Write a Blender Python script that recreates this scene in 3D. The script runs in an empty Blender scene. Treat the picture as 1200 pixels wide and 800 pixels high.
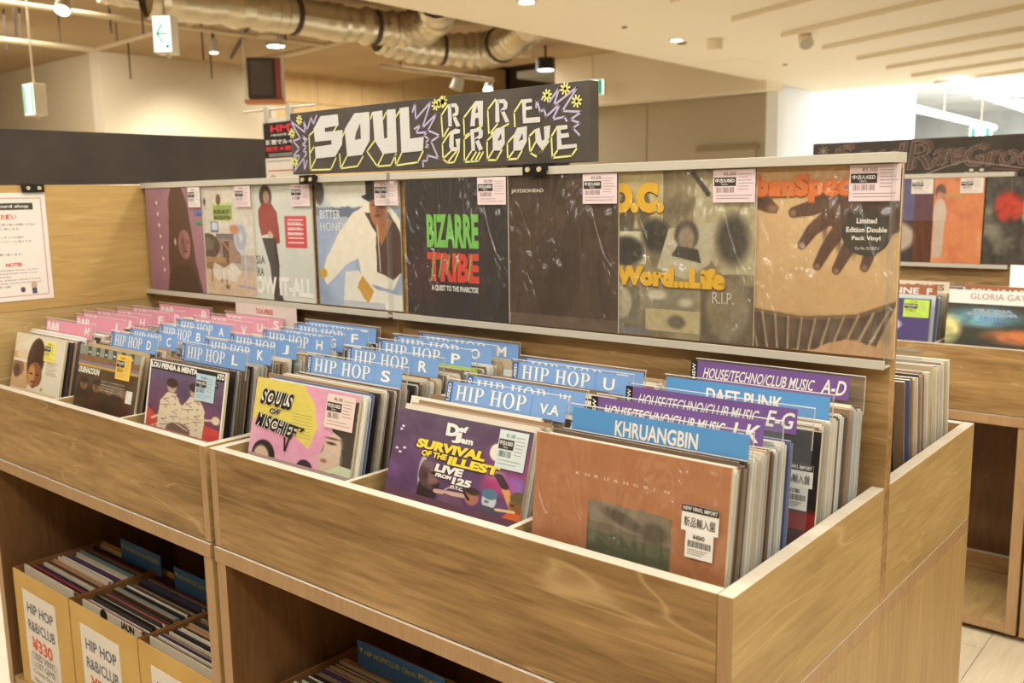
import bpy, math, random
import numpy as np
from mathutils import Matrix, Vector

S = 0.001                      # every length below is in millimetres
scn = bpy.context.scene
COL = scn.collection
rnd = random.Random(7)

# ------------------------------------------------------------------ camera
CP = (511.8, -1032.6, 511.8); YAW = -0.7023; PIT = 0.1558; ROL = -0.0171
cd = bpy.data.cameras.new('camera'); cam = bpy.data.objects.new('camera', cd); COL.objects.link(cam)
cd.sensor_width = 36; cd.lens = 1090.1/1200*36; cd.clip_start = 0.05; cd.clip_end = 100
F = Vector((math.sin(YAW)*math.cos(PIT), math.cos(YAW)*math.cos(PIT), -math.sin(PIT)))
R0 = Vector((math.cos(YAW), -math.sin(YAW), 0)); U0 = R0.cross(F)
Rv = R0*math.cos(ROL)+U0*math.sin(ROL); Uv = -R0*math.sin(ROL)+U0*math.cos(ROL)
M = Matrix((Rv, Uv, -F)).transposed().to_4x4(); M.translation = Vector(CP)*S
cam.matrix_world = M
cd.dof.use_dof = True; cd.dof.focus_distance = 1.75; cd.dof.aperture_fstop = 5.0
scn.camera = cam
scn.view_settings.view_transform = 'Standard'; scn.view_settings.look = 'None'
scn.view_settings.gamma = 1; scn.view_settings.exposure = 0.1

# ------------------------------------------------------------------ world, room light and added fill lamps
w = bpy.data.worlds.new('world'); scn.world = w; w.use_nodes = True
w.node_tree.nodes['Background'].inputs[0].default_value = (1.0, .96, .9, 1)
w.node_tree.nodes['Background'].inputs[1].default_value = 0.5
def area(loc, sx, sy, power, col=(1, 1, .94), rot=(0, 0, 0)):
    l = bpy.data.lights.new('room_and_fill_light', 'AREA'); l.shape = 'RECTANGLE'; l.size = sx*S; l.size_y = sy*S
    l.energy = power; l.color = col
    o = bpy.data.objects.new('room_and_fill_light', l); o.location = Vector(loc)*S; o.rotation_euler = rot; COL.objects.link(o)
    return o
for y in (-1300, 0, 1300, 2600):
    for x in (-2900, -1100, 700, 2500):
        area((x, y, 1690), 1250, 320, 17)
area((-8000, 1500, 2150), 2600, 2600, 150, (1, .99, .9))  # added fill lamp to brighten the left background, no fixture there
area((-8400, 7600, 2150), 2500, 2500, 100, (1, .98, .88))  # added fill lamp to brighten the panelled wall
area((-1500, 13500, 2150), 4500, 5000, 230, (.95, .99, 1.0))  # broad lamp added to brighten the hall beyond its tubes
area((-3200, 6600, -500), 1600, 7000, 26, (1, .99, .92), (math.pi, 0, 0))  # added low uplight, evens out the ceiling; no real fitting
area((-1500, 20000, 2120), 6000, 5000, 420, (.95, .99, 1.0))  # second added fill lamp, carries the brightness deeper into the hall
area((-1000, 16500, 0), 5000, 6000, 260, (.95, .99, 1.0), (math.pi, 0, 0))  # added uplight for the hall ceiling, no real fitting
area((2600, -200, 300), 2500, 4500, 22, (1, .99, .92), (math.pi, 0, 0))  # added unseen uplight, imitates indirect light on the ceiling
def lampspot(loc, to, power, ang, col=(1, .98, .9)):
    l = bpy.data.lights.new('lamp_light', 'SPOT'); l.energy = power; l.color = col; l.spot_size = math.radians(ang); l.spot_blend = 1; l.shadow_soft_size = .08
    o = bpy.data.objects.new('lamp_light', l); o.location = Vector(loc)*S; COL.objects.link(o)
    o.rotation_euler = (Vector(to)-Vector(loc)).to_track_quat('-Z', 'Y').to_euler()
lampspot((-7900, 4400, 1940), (-10072, 5350, 800), 330, 50)
lampspot((-7100, 4560, 1930), (-10072, 5200, 600), 400, 50)
lampspot((-8500, 2300, 2050), (-11500, 4315, 700), 260, 80)

# ------------------------------------------------------------------ helpers
def lin(c):
    return tuple(((v/255)/12.92 if v/255 <= .04045 else ((v/255+.055)/1.055)**2.4) for v in c)
def mat(name, rgb=(200, 200, 200), rough=.6, metal=0, attr=False, coat=0, wrinkle=0, emit=0, bump=0, bscale=50):
    m = bpy.data.materials.new(name); m.use_nodes = True; nt = m.node_tree; b = nt.nodes['Principled BSDF']
    b.inputs['Base Color'].default_value = (*lin(rgb), 1); b.inputs['Roughness'].default_value = rough
    b.inputs['Metallic'].default_value = metal
    if attr:
        a = nt.nodes.new('ShaderNodeAttribute'); a.attribute_name = 'ink'
        nt.links.new(a.outputs['Color'], b.inputs['Base Color'])
    if coat:
        b.inputs['Coat Weight'].default_value = coat; b.inputs['Coat Roughness'].default_value = .06
    if emit:
        b.inputs['Emission Color'].default_value = (*lin(rgb), 1); b.inputs['Emission Strength'].default_value = emit
        if attr: nt.links.new(a.outputs['Color'], b.inputs['Emission Color'])
    if wrinkle or bump:
        tc = nt.nodes.new('ShaderNodeTexCoord'); n = nt.nodes.new('ShaderNodeTexNoise')
        n.inputs['Scale'].default_value = 7 if wrinkle else bscale; n.inputs['Detail'].default_value = 4
        n.inputs['Distortion'].default_value = 2.2 if wrinkle else 0
        nt.links.new(tc.outputs['Object'], n.inputs['Vector'])
        bp = nt.nodes.new('ShaderNodeBump'); bp.inputs['Strength'].default_value = wrinkle or bump
        bp.inputs['Distance'].default_value = .02 if wrinkle else .004
        if wrinkle:
            n.inputs['Scale'].default_value = 4.5; n.inputs['Detail'].default_value = 2.5; n.inputs['Distortion'].default_value = 1.0
            m1 = nt.nodes.new('ShaderNodeMath'); m1.operation = 'SUBTRACT'; m1.inputs[1].default_value = .5
            m2 = nt.nodes.new('ShaderNodeMath'); m2.operation = 'ABSOLUTE'; m3 = nt.nodes.new('ShaderNodeMath'); m3.operation = 'POWER'; m3.inputs[1].default_value = .6
            nt.links.new(n.outputs['Fac'], m1.inputs[0]); nt.links.new(m1.outputs[0], m2.inputs[0]); nt.links.new(m2.outputs[0], m3.inputs[0]); nt.links.new(m3.outputs[0], bp.inputs['Height'])
        else: nt.links.new(n.outputs['Fac'], bp.inputs['Height'])
        nt.links.new(bp.outputs['Normal'], b.inputs['Coat Normal' if wrinkle else 'Normal'])
    return m
def wood(name, c1, c2, c3, axis='X', rough=.42, scale=1.0):
    m = bpy.data.materials.new(name); m.use_nodes = True; nt = m.node_tree; b = nt.nodes['Principled BSDF']
    N = nt.nodes.new; L = nt.links.new
    tc = N('ShaderNodeTexCoord'); geo = N('ShaderNodeNewGeometry')
    s = {'X': (1.6, 22, 22), 'Y': (22, 1.6, 22), 'Z': (22, 22, 1.6)}[axis]
    def noise(k, det, dist, mul, ani=1.0):
        mp = N('ShaderNodeMapping'); mp.inputs['Scale'].default_value = [(v**ani)*mul*scale for v in s]
        mp.inputs['Location'].default_value = (k*3.1, k*1.7, k*2.3)
        n = N('ShaderNodeTexNoise'); n.inputs['Scale'].default_value = 1; n.inputs['Detail'].default_value = det
        n.inputs['Distortion'].default_value = dist
        L(geo.outputs['Position'], mp.inputs['Vector']); L(mp.outputs['Vector'], n.inputs['Vector']); return n
    big = noise(1, 5, .7, 1.1, .72); fine = noise(2, 8, .4, 5.0, .92); vein = noise(4, 2, .8, .5)
    r = N('ShaderNodeValToRGB'); e = r.color_ramp.elements
    e[0].position = .33; e[0].color = (*lin(c1), 1); e[1].position = .71; e[1].color = (*lin(c2), 1)
    mx = N('ShaderNodeMath'); mx.operation = 'MULTIPLY_ADD'; mx.inputs[1].default_value = .45
    ad = N('ShaderNodeMath'); ad.operation = 'MULTIPLY'; ad.inputs[1].default_value = .58
    L(big.outputs['Fac'], ad.inputs[0]); L(fine.outputs['Fac'], mx.inputs[0]); L(ad.outputs[0], mx.inputs[2]); L(mx.outputs[0], r.inputs['Fac'])
    vr = N('ShaderNodeValToRGB'); ve = vr.color_ramp.elements
    ve[0].position = .494; ve[0].color = (0, 0, 0, 1); ve[1].position = .506; ve[1].color = (0, 0, 0, 1)
    k = ve.new(.5); k.color = (.4, .4, .4, 1)
    L(vein.outputs['Fac'], vr.inputs['Fac'])
    mix = N('ShaderNodeMix'); mix.data_type = 'RGBA'; mix.inputs[7].default_value = (*lin(c3), 1)
    L(vr.outputs['Color'], mix.inputs[0]); L(r.outputs['Color'], mix.inputs[6]); L(mix.outputs[2], b.inputs['Base Color'])
    b.inputs['Roughness'].default_value = rough
    bp = N('ShaderNodeBump'); bp.inputs['Strength'].default_value = .06; bp.inputs['Distance'].default_value = .002
    L(fine.outputs['Fac'], bp.inputs['Height']); L(bp.outputs['Normal'], b.inputs['Normal'])
    return m
def plaster(name, c1, c2, sc=1.2, rough=.85):
    m = mat(name, c1, rough, bump=.25, bscale=14); nt = m.node_tree; b = nt.nodes['Principled BSDF']
    g = nt.nodes.new('ShaderNodeNewGeometry'); n = nt.nodes.new('ShaderNodeTexNoise'); n.inputs['Scale'].default_value = sc; n.inputs['Detail'].default_value = 6
    r = nt.nodes.new('ShaderNodeValToRGB'); r.color_ramp.elements[0].position = .3; r.color_ramp.elements[1].position = .7
    r.color_ramp.elements[0].color = (*lin(c1), 1); r.color_ramp.elements[1].color = (*lin(c2), 1)
    nt.links.new(g.outputs['Position'], n.inputs['Vector']); nt.links.new(n.outputs['Fac'], r.inputs['Fac']); nt.links.new(r.outputs['Color'], b.inputs['Base Color'])
    return m
def acrylic(name, tint=(235, 240, 240), refl=.12):
    m = bpy.data.materials.new(name); m.use_nodes = True; nt = m.node_tree; nt.nodes.remove(nt.nodes['Principled BSDF'])
    t = nt.nodes.new('ShaderNodeBsdfTransparent'); t.inputs[0].default_value = (*lin(tint), 1)
    g = nt.nodes.new('ShaderNodeBsdfGlossy'); g.inputs['Roughness'].default_value = .08
    d = nt.nodes.new('ShaderNodeBsdfDiffuse'); d.inputs[0].default_value = (*lin((225, 222, 215)), 1)
    m1 = nt.nodes.new('ShaderNodeMixShader'); m1.inputs[0].default_value = .08
    m2 = nt.nodes.new('ShaderNodeMixShader'); m2.inputs[0].default_value = refl
    o = nt.nodes['Material Output']; L = nt.links.new
    L(t.outputs[0], m1.inputs[1]); L(d.outputs[0], m1.inputs[2]); L(m1.outputs[0], m2.inputs[1]); L(g.outputs[0], m2.inputs[2]); L(m2.outputs[0], o.inputs[0])
    return m

WC = ((122, 88, 46), (196, 158, 104), (228, 196, 146))
M_ = dict(
    wx=wood('wood_grain_along_x', *WC, 'X'), wy=wood('wood_grain_along_y', (158, 128, 78), (204, 172, 116), (226, 200, 150), 'Y'),
    wz=wood('wood_grain_along_z', (164, 132, 82), (200, 168, 114), (222, 194, 142), 'Z'),
    wd=wood('shaded_interior_wood', (104, 72, 42), (136, 98, 60), (150, 112, 74), 'Z'),  # darker copy for interiors: cabinet shade put into the colour
    wp=wood('pale_yellow_wood', (176, 140, 80), (206, 170, 104), (220, 190, 130), 'Y'),
    edge=wood('edge_band_toplit', (204, 190, 168), (220, 208, 190), (226, 214, 198), 'X', .3, 2),  # rim tops paler than the vertical band: overhead light put into the colour
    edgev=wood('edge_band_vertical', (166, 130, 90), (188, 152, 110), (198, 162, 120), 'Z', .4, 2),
    rail=mat('satin_white_metal', (200, 192, 176), .35), black=mat('black_plastic', (22, 20, 18), .35),
    board=plaster('blackboard', (50, 40, 32), (66, 56, 44), 6, .7), boardf=plaster('chalkboard_face', (62, 54, 46), (80, 72, 62), 9, .75),
    ink=mat('flat_print', rough=.6, attr=True), gloss=mat('glossy_print', rough=.45, attr=True, coat=.55),
    film=mat('print_inside_film', rough=.5, attr=True),
    film2=mat('print_under_smooth_film', rough=.5, attr=True, coat=.7, wrinkle=.15),
    slv=mat('record_sleeve_edges', rough=.45, attr=True, coat=.25),
    chalk=mat('chalk', rough=.95, attr=True, bump=.4, bscale=260), acr=acrylic('clear_acrylic', (248, 250, 250), .07),
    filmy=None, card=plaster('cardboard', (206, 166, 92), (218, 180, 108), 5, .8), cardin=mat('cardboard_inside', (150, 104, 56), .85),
    plas=plaster('tan_plaster', (206, 190, 160), (220, 204, 176), .6), plasd=plaster('tan_plaster_darker', (180, 162, 128), (198, 178, 144), .6),
    panel=wood('wall_wood_panel', (206, 170, 114), (222, 188, 132), (226, 194, 140), 'Z', .6, .4),
    ceil=plaster('ceiling_cream', (238, 224, 196), (244, 231, 204), .4), ceilt=plaster('ceiling_tan', (160, 134, 100), (190, 164, 126), .5),
    cream=plaster('cream_wall', (172, 158, 132), (182, 168, 142), .4), white=plaster('white_wall', (236, 240, 244), (244, 246, 250), .4),
    grey=plaster('grey_services', (196, 202, 208), (226, 232, 238), 1.5), metal=mat('painted_pipe', (206, 186, 150), .5),
    dkmet=mat('dark_rod', (70, 58, 46), .6), brown=mat('dark_brown_wall', (74, 58, 40), .8),
    lamp=mat('lamp_glow', (255, 246, 226), .5, emit=9), lampw=mat('tube_glow', (240, 248, 255), .5, emit=7),
    foil=mat('silver_foil', (214, 204, 180), .3, metal=.85, bump=1.0, bscale=14),
    floorm=wood('floor_board', (206, 188, 158), (228, 212, 182), (236, 222, 196), 'Y', .35), dark=mat('shadow_gap_black', (20, 17, 14), .8),
)

def film_material():
    m = acrylic('crinkled_clear_film', (254, 254, 254), .075); nt = m.node_tree
    g = [n for n in nt.nodes if n.name.startswith('Glossy')][0]; g.inputs['Roughness'].default_value = .2
    mx = [n for n in nt.nodes if n.bl_idname == 'ShaderNodeMixShader']
    for q in mx:
        if abs(q.inputs[0].default_value-.08) < .001 and q.inputs[2].links and q.inputs[2].links[0].from_node.bl_idname == 'ShaderNodeBsdfDiffuse': q.inputs[0].default_value = .02
    tc = nt.nodes.new('ShaderNodeTexCoord'); mp = nt.nodes.new('ShaderNodeMapping'); mp.inputs['Rotation'].default_value = (0, .7, 0); mp.inputs['Scale'].default_value = (1.3, 1, .5)
    n = nt.nodes.new('ShaderNodeTexNoise'); n.inputs['Scale'].default_value = 8; n.inputs['Detail'].default_value = 3; n.inputs['Distortion'].default_value = 1.1
    m1 = nt.nodes.new('ShaderNodeMath'); m1.operation = 'SUBTRACT'; m1.inputs[1].default_value = .5; m2 = nt.nodes.new('ShaderNodeMath'); m2.operation = 'ABSOLUTE'; m3 = nt.nodes.new('ShaderNodeMath'); m3.operation = 'POWER'; m3.inputs[1].default_value = .7
    bp = nt.nodes.new('ShaderNodeBump'); bp.inputs['Strength'].default_value = 1; bp.inputs['Distance'].default_value = .05
    L = nt.links.new; L(tc.outputs['Object'], mp.inputs[0]); L(mp.outputs[0], n.inputs['Vector']); L(n.outputs['Fac'], m1.inputs[0]); L(m1.outputs[0], m2.inputs[0]); L(m2.outputs[0], m3.inputs[0]); L(m3.outputs[0], bp.inputs['Height']); L(bp.outputs['Normal'], g.inputs['Normal'])
    return m
M_['filmy'] = film_material()
def uv3(x, z, y): return (x, y, z)
class MB:
    def __init__(s): s.v = []; s.f = []; s.c = []; s.m = []
    def add(s, vs, fs, col=(255, 255, 255), m=0):
        k = len(s.v); s.v += vs; c = lin(col)
        for f in fs: s.f.append([k+i for i in f]); s.c.append(c); s.m.append(m)
        return s
    def box(s, x0, x1, y0, y1, z0, z1, col=(255, 255, 255), m=0, skew=0, top=None, ch=0):
        vs = [(x0, y0, z0), (x1, y0, z0), (x1, y1, z0), (x0, y1, z0), (x0, y0+skew, z1), (x1, y0+skew, z1), (x1, y1+skew, z1), (x0, y1+skew, z1)]
        s.add(vs, [(0, 3, 2, 1), (0, 1, 5, 4), (1, 2, 6, 5), (2, 3, 7, 6), (3, 0, 4, 7)], col, m)
        k = len(s.v)-8; s.f.append([k+4, k+5, k+6, k+7]); s.c.append(lin(top or col)); s.m.append(m); return s
    def poly(s, pts, y, col, m=0):           # flat print facing -y; pts are (x, z)
        a = sum(pts[i][0]*pts[(i+1) % len(pts)][1]-pts[(i+1) % len(pts)][0]*pts[i][1] for i in range(len(pts)))
        if a < 0: pts = pts[::-1]
        return s.add([(p[0], y, p[1]) for p in pts], [tuple(range(len(pts)))], col, m)
    def rect(s, x0, z0, w, h, y, col, m=0): return s.poly([(x0, z0), (x0+w, z0), (x0+w, z0+h), (x0, z0+h)], y, col, m)
    def line(s, pts, wd, y, col, m=0):
        for a, b in zip(pts, pts[1:]):
            dx, dz = b[0]-a[0], b[1]-a[1]; L = math.hypot(dx, dz) or 1; nx, nz = -dz/L*wd/2, dx/L*wd/2; ex, ez = dx/L*wd*.3, dz/L*wd*.3
            s.poly([(a[0]+nx-ex, a[1]+nz-ez), (a[0]-nx-ex, a[1]-nz-ez), (b[0]-nx+ex, b[1]-nz+ez), (b[0]+nx+ex, b[1]+nz+ez)], y, col, m)
        return s
    def ell(s, cx, cz, rx, rz, y, col, m=0, n=20): return s.poly([(cx+rx*math.cos(i*2*math.pi/n), cz+rz*math.sin(i*2*math.pi/n)) for i in range(n)], y, col, m)
    def star(s, cx, cz, r, y, col, wd=5):
        for k in range(4):
            a = k*math.pi/4+.2; s.line([(cx-r*math.cos(a), cz-r*math.sin(a)), (cx+r*math.cos(a), cz+r*math.sin(a))], wd, y, col)
    def text(s, t, x, z, w, h, y, col, m=0, bold=0, slope=0, lean=0):
        v, f = glyphs(t, bold)
        s.add([(x+a*w+(b*h)*lean, y, z+b*h+a*w*slope) for a, b in v], f, col, m); return s
    def outline(s, t, x, z, w, h, y, col, wd=2, jit=0, lean=0):
        v, f = glyphs(t, 0); cnt = {}; q = random.Random(len(t))
        for p in f:
            for i in range(len(p)): k = (p[i], p[(i+1) % len(p)]); kk = (min(k), max(k)); cnt[kk] = cnt.get(kk, 0)+1
        for (i, j), n in cnt.items():
            if n == 1:
                P = [(x+v[k][0]*w+v[k][1]*h*lean+q.uniform(-jit, jit), z+v[k][1]*h+q.uniform(-jit, jit)) for k in (i, j)]; s.line(P, wd, y, col)
        return s
    def cyl(s, p0, p1, r, n=10, col=(255, 255, 255), m=0, r2=None, caps=True):
        p0 = Vector(p0); p1 = Vector(p1); d = (p1-p0).normalized(); a = d.orthogonal().normalized(); b = d.cross(a); r2 = r if r2 is None else r2
        vs = []
        for p, q in ((p0, r), (p1, r2)):
            for i in range(n):
                t = i*2*math.pi/n; vs.append(tuple(p+(a*math.cos(t)+b*math.sin(t))*q))
        fs = [(i, (i+1) % n, n+(i+1) % n, n+i) for i in range(n)]
        if caps: fs += [tuple(range(n))[::-1], tuple(range(n, 2*n))]
        return s.add(vs, fs, col, m)
    def mesh(s, name, mats, off=(0, 0, 0)):
        me = bpy.data.meshes.new(name)
        me.from_pydata([((a-off[0])*S, (b-off[1])*S, (c-off[2])*S) for a, b, c in s.v], [], s.f)
        if not isinstance(mats, (list, tuple)): mats = [mats]
        for q in mats: me.materials.append(q)
        if len(mats) > 1: me.polygons.foreach_set('material_index', s.m)
        at = me.color_attributes.new('ink', 'FLOAT_COLOR', 'CORNER'); buf = []
        for f, c in zip(s.f, s.c): buf += [c[0], c[1], c[2], 1.0]*len(f)
        at.data.foreach_set('color', buf); me.update(); return me
_tc = {}
def glyphs(t, bold=0):
    key = (t, bold)
    if key not in _tc:
        c = bpy.data.curves.new('lettering', 'FONT'); c.body = t; c.size = 1; c.offset = bold; c.resolution_u = 3
        o = bpy.data.objects.new('lettering', c)
        me = bpy.data.meshes.new_from_object(o)
        vs = [(v.co.x, v.co.y) for v in me.vertices]; fs = [tuple(p.vertices) for p in me.polygons]
        bpy.data.objects.remove(o); bpy.data.meshes.remove(me); bpy.data.curves.remove(c)
        if not vs: vs = [(0, 0), (1, 0), (1, 1)]; fs = [(0, 1, 2)]
        x0 = min(v[0] for v in vs); x1 = max(v[0] for v in vs); z0 = min(v[1] for v in vs); z1 = max(v[1] for v in vs)
        _tc[key] = ([((a-x0)/(x1-x0), (b-z0)/(z1-z0)) for a, b in vs], fs)
    return _tc[key]

def thing(name, label, cat, loc=(0, 0, 0), rot=(0, 0, 0), group=None):
    o = bpy.data.objects.new(name, None); o.empty_display_size = .05; o.location = Vector(loc)*S; o.rotation_euler = rot; COL.objects.link(o)
    o['label'] = label; o['category'] = cat
    if group: o['group'] = group
    o['_off'] = list(loc); return o
def tag(o, label, cat, group=None):
    o['label'] = label; o['category'] = cat
    if group: o['group'] = group
    return o
def part(name, mb, mats, parent=None, local=False, label=None):
    """local=True: vertices are given in the parent's frame; else in world millimetres"""
    off = (0, 0, 0)
    if parent is not None and not local:
        p = parent
        while p is not None:
            if '_off' in p: off = tuple(a+b for a, b in zip(off, p['_off']))
            p = p.parent
    me = mb if isinstance(mb, bpy.types.Mesh) else mb.mesh(name, mats, off)
    o = bpy.data.objects.new(name, me); COL.objects.link(o); o.parent = parent
    if label: o['label'] = label
    return o
def struct(name, mb, mats): o = part(name, mb, mats); o['kind'] = 'structure'; return o
def bevel(o, w_=1.2):
    m = o.modifiers.new('edge_rounding', 'BEVEL'); m.width = w_*S; m.segments = 2; m.limit_method = 'ANGLE'; return o
def B(*a, **k): return MB().box(*a, **k)

# ------------------------------------------------------------------ cover pictures, computed as coloured cells of a fine grid
class Art:
    def __init__(s, n, base, seed=1, a=1.0):
        s.n = n; s.k = n*2; s.rs = np.random.RandomState(seed)
        g = (np.arange(s.k)+.5)/s.k; s.U, s.V = np.meshgrid(g, g)
        s.r = np.ones((s.k, s.k, 3))*np.array(base, float)
    def _m(s, mask, col, al):
        q = (mask*al)[..., None]; s.r = s.r*(1-q)+np.array(col, float)*q; return s
    def ell(s, cx, cy, rx, ry, col, rot=0, soft=.02, al=1):
        c, n = math.cos(rot), math.sin(rot); x = (s.U-cx)*c+(s.V-cy)*n; y = -(s.U-cx)*n+(s.V-cy)*c
        d = np.sqrt((x/rx)**2+(y/ry)**2); return s._m(np.clip((1-d)/max(soft/min(rx, ry), 1e-3)+.5, 0, 1), col, al)
    def poly(s, pts, col, al=1, wob=0):
        U, V = s.U, s.V
        if wob: U = U+(s.noise(14)-.5)*wob; V = V+(s.noise(14)-.5)*wob
        ins = np.zeros(U.shape, bool); n = len(pts)
        for i in range(n):
            x1, y1 = pts[i]; x2, y2 = pts[(i+1) % n]
            if y1 == y2: continue
            ins ^= ((y1 > V) != (y2 > V)) & (U < (x2-x1)*(V-y1)/(y2-y1)+x1)
        return s._m(ins.astype(float), col, al)
    def rect(s, x, y, w, h, col, al=1): return s.poly([(x, y), (x+w, y), (x+w, y+h), (x, y+h)], col, al)
    def line(s, pts, wd, col, al=1):
        for (x1, y1), (x2, y2) in zip(pts, pts[1:]):
            dx, dy = x2-x1, y2-y1; t = np.clip(((s.U-x1)*dx+(s.V-y1)*dy)/(dx*dx+dy*dy+1e-9), 0, 1)
            d = np.hypot(s.U-x1-t*dx, s.V-y1-t*dy); s._m(np.clip((wd/2-d)*s.n+.5, 0, 1), col, al)
        return s
    def noise(s, f, oct=3):
        o = np.zeros((s.k, s.k)); amp = 1; tot = 0
        for i in range(oct):
            m = int(f*2**i)+2; g = s.rs.rand(m, m); p = np.linspace(0, m-1.001, s.k); a = p.astype(int); b = p-a
            r0 = g[a][:, a]*(1-b)[None]+g[a][:, a+1]*b[None]; r1 = g[a+1][:, a]*(1-b)[None]+g[a+1][:, a+1]*b[None]
            o += amp*(r0*(1-b)[:, None]+r1*b[:, None]); tot += amp; amp *= .55
        return o/tot
    def mott(s, f, amt): s.r += ((s.noise(f)-.5)*2*amt)[..., None]; return s
    def tint(s, f, col, amt): return s._m(np.clip((s.noise(f)-.45)*4, 0, 1), col, amt)
    def grad(s, top, bot, al=1): t = s.V[..., None]; s.r = s.r*(1-al)+al*(np.array(top)*t+np.array(bot)*(1-t)); return s
    def face(s, cx, cy, r, skin, dark, turn=0, hair=None):
        if hair: s.ell(cx-turn*.15*r, cy+.35*r, r*1.02, r*1.15, hair, soft=.01)
        s.ell(cx, cy, r*.74, r, skin, soft=.012); s.ell(cx+turn*.3*r, cy-.45*r, r*.5, r*.52, skin, soft=.02)
        s.ell(cx-turn*.4*r, cy, r*.34, r*.9, dark, soft=.05, al=.4)
        for k in (-1, 1):
            s.ell(cx+(k*.3+turn*.22)*r, cy+.12*r, r*.16, r*.06, dark, soft=.006, al=.9); s.ell(cx+(k*.3+turn*.22)*r, cy+.28*r, r*.2, r*.035, dark, soft=.005, al=.6)
        s.ell(cx+turn*.25*r, cy-.2*r, r*.13, r*.1, dark, soft=.02, al=.5); s.ell(cx+turn*.2*r, cy-.48*r, r*.24, r*.08, dark, soft=.01, al=.75); return s
    def grid(s, wd, ht, y=-.5):
        n = s.n; a = np.clip(s.r, 0, 255)/255; a = a.reshape(n, 2, n, 2, 3).mean((1, 3))
        a = np.where(a <= .04045, a/12.92, ((a+.055)/1.055)**2.4)
        gx = np.linspace(0, wd*S, n+1); gz = np.linspace(0, ht*S, n+1); X, Z = np.meshgrid(gx, gz)
        co = np.stack([X, np.full_like(X, y*S), Z], -1).reshape(-1, 3)
        i = (np.arange(n)[:, None]*(n+1)+np.arange(n)[None]).reshape(-1)
        q = np.stack([i, i+1, i+n+2, i+n+1], -1)
        me = bpy.data.meshes.new('cover_picture'); me.vertices.add(len(co)); me.vertices.foreach_set('co', co.astype('f').reshape(-1))
        me.loops.add(q.size); me.loops.foreach_set('vertex_index', q.reshape(-1)); me.polygons.add(len(q))
        me.polygons.foreach_set('loop_start', np.arange(0, q.size, 4)); me.update(calc_edges=True)
        at = me.color_attributes.new('ink', 'FLOAT_COLOR', 'CORNER')
        c = np.ones((len(q), 4, 4), 'f'); c[:, :, :3] = a.reshape(-1, 1, 3); at.data.foreach_set('color', c.reshape(-1)); me.update(); return me

WH = (238, 234, 226); BK = (26, 22, 20)
def price_label(parent, x, z, w, h, col, price='¥3,300', y=-1.6, bar=True):
    p = part('price_label', B(x, x+w, y, y+.6, z, z+h, col), M_['ink'], parent, local=True)
    m = MB(); yy = y-.3
    m.text(price, x+.25*w, z+.80*h, .3*w, .12*h, yy, (70, 50, 50))
    m.rect(x+.03*w, z+.50*h, .52*w, .26*h, yy, (58, 46, 44)); m.text('中古/USED', x+.06*w, z+.60*h, .46*w, .13*h, yy-.2, WH, bold=.02)
    m.text('VINYL', x+.2*w, z+.525*h, .16*w, .05*h, yy-.2, WH)
    q = random.Random(int(x*7+z)); t = x+.08*w
    while t < x+.5*w: m.rect(t, z+.30*h, q.choice((.6, 1.1)), .16*h, yy, (90, 74, 74)); t += q.choice((1.8, 2.4, 3))
    for i in range(6): m.rect(x+.60*w, z+(.84-i*.09)*h, w*(.2+q.random()*.16), .012*h+.5, yy, (178, 158, 158))
    for i in range(2): m.rect(x+.08*w, z+(.12+i*.09)*h, w*(.5+q.random()*.36), .8, yy, (150, 128, 128))
    part('printing', m, M_['ink'], p, local=True); return p
def import_label(parent, x, z, y=-1.6, price='¥4840'):
    p = part('import_label', MB().box(x, x+56, y, y+.5, z+22, z+58, WH).box(x+8, x+50, y-.5, y+.3, z-14, z+24, WH), M_['ink'], parent, local=True)
    m = MB().rect(x, z+48, 56, 10, y-.3, BK); m.text('NEW VINYL IMPORT', x+2, z+50.5, 52, 5.5, y-.5, WH, bold=.02)
    m.text('新品輸入盤', x+4, z+28, 48, 14, y-.3, BK, bold=.008); m.text(price, x+19, z+12, 18, 7, y-.8, BK, bold=.02)
    for i in range(16): m.rect(x+12+i*2.2, z+1, 1.1 if i % 3 else 1.5, 9, y-.8, (60, 60, 60))
    for i in range(3): m.rect(x+12, z-3-3*i, 30-4*i, 1, y-.8, (120, 120, 120))
    part('printing', m, M_['ink'], p, local=True); return p
def record(name, label, loc, lean, w, h, art, film='film', title=None, thick=5, edge=(214, 202, 180), group=None, rotz=0, vis=None):
    r = thing(name, label, 'record', loc, (-math.radians(lean), 0, rotz), group)
    part('sleeve', B(0, w, 0, thick, 0, h, edge), M_['slv'], r, local=True)
    o = part('cover_picture', art.grid(w, vis or h), None, r, local=True); o.data.materials.append(M_[film])
    if vis:
        o.location.z = (h-vis)*S; part('cover_lower_half', MB().rect(0, 0, w, h-vis, -.5, tuple(np.clip(art.r[:6].mean((0, 1)), 0, 255))), M_[film], r, local=True)
    if title:
        m = MB(); title(m)
        if vis: m.v = [(x_, y_, h-(315-z_)*vis/315) for x_, y_, z_ in m.v]
        part('cover_lettering', m, M_['film2' if film != 'gloss' else 'gloss'], r, local=True)
    if film == 'film': part('plastic_film', MB().rect(-3, 0, w+6, h+2, -3.3, WH), M_['filmy'], r, local=True)
    return r

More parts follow.
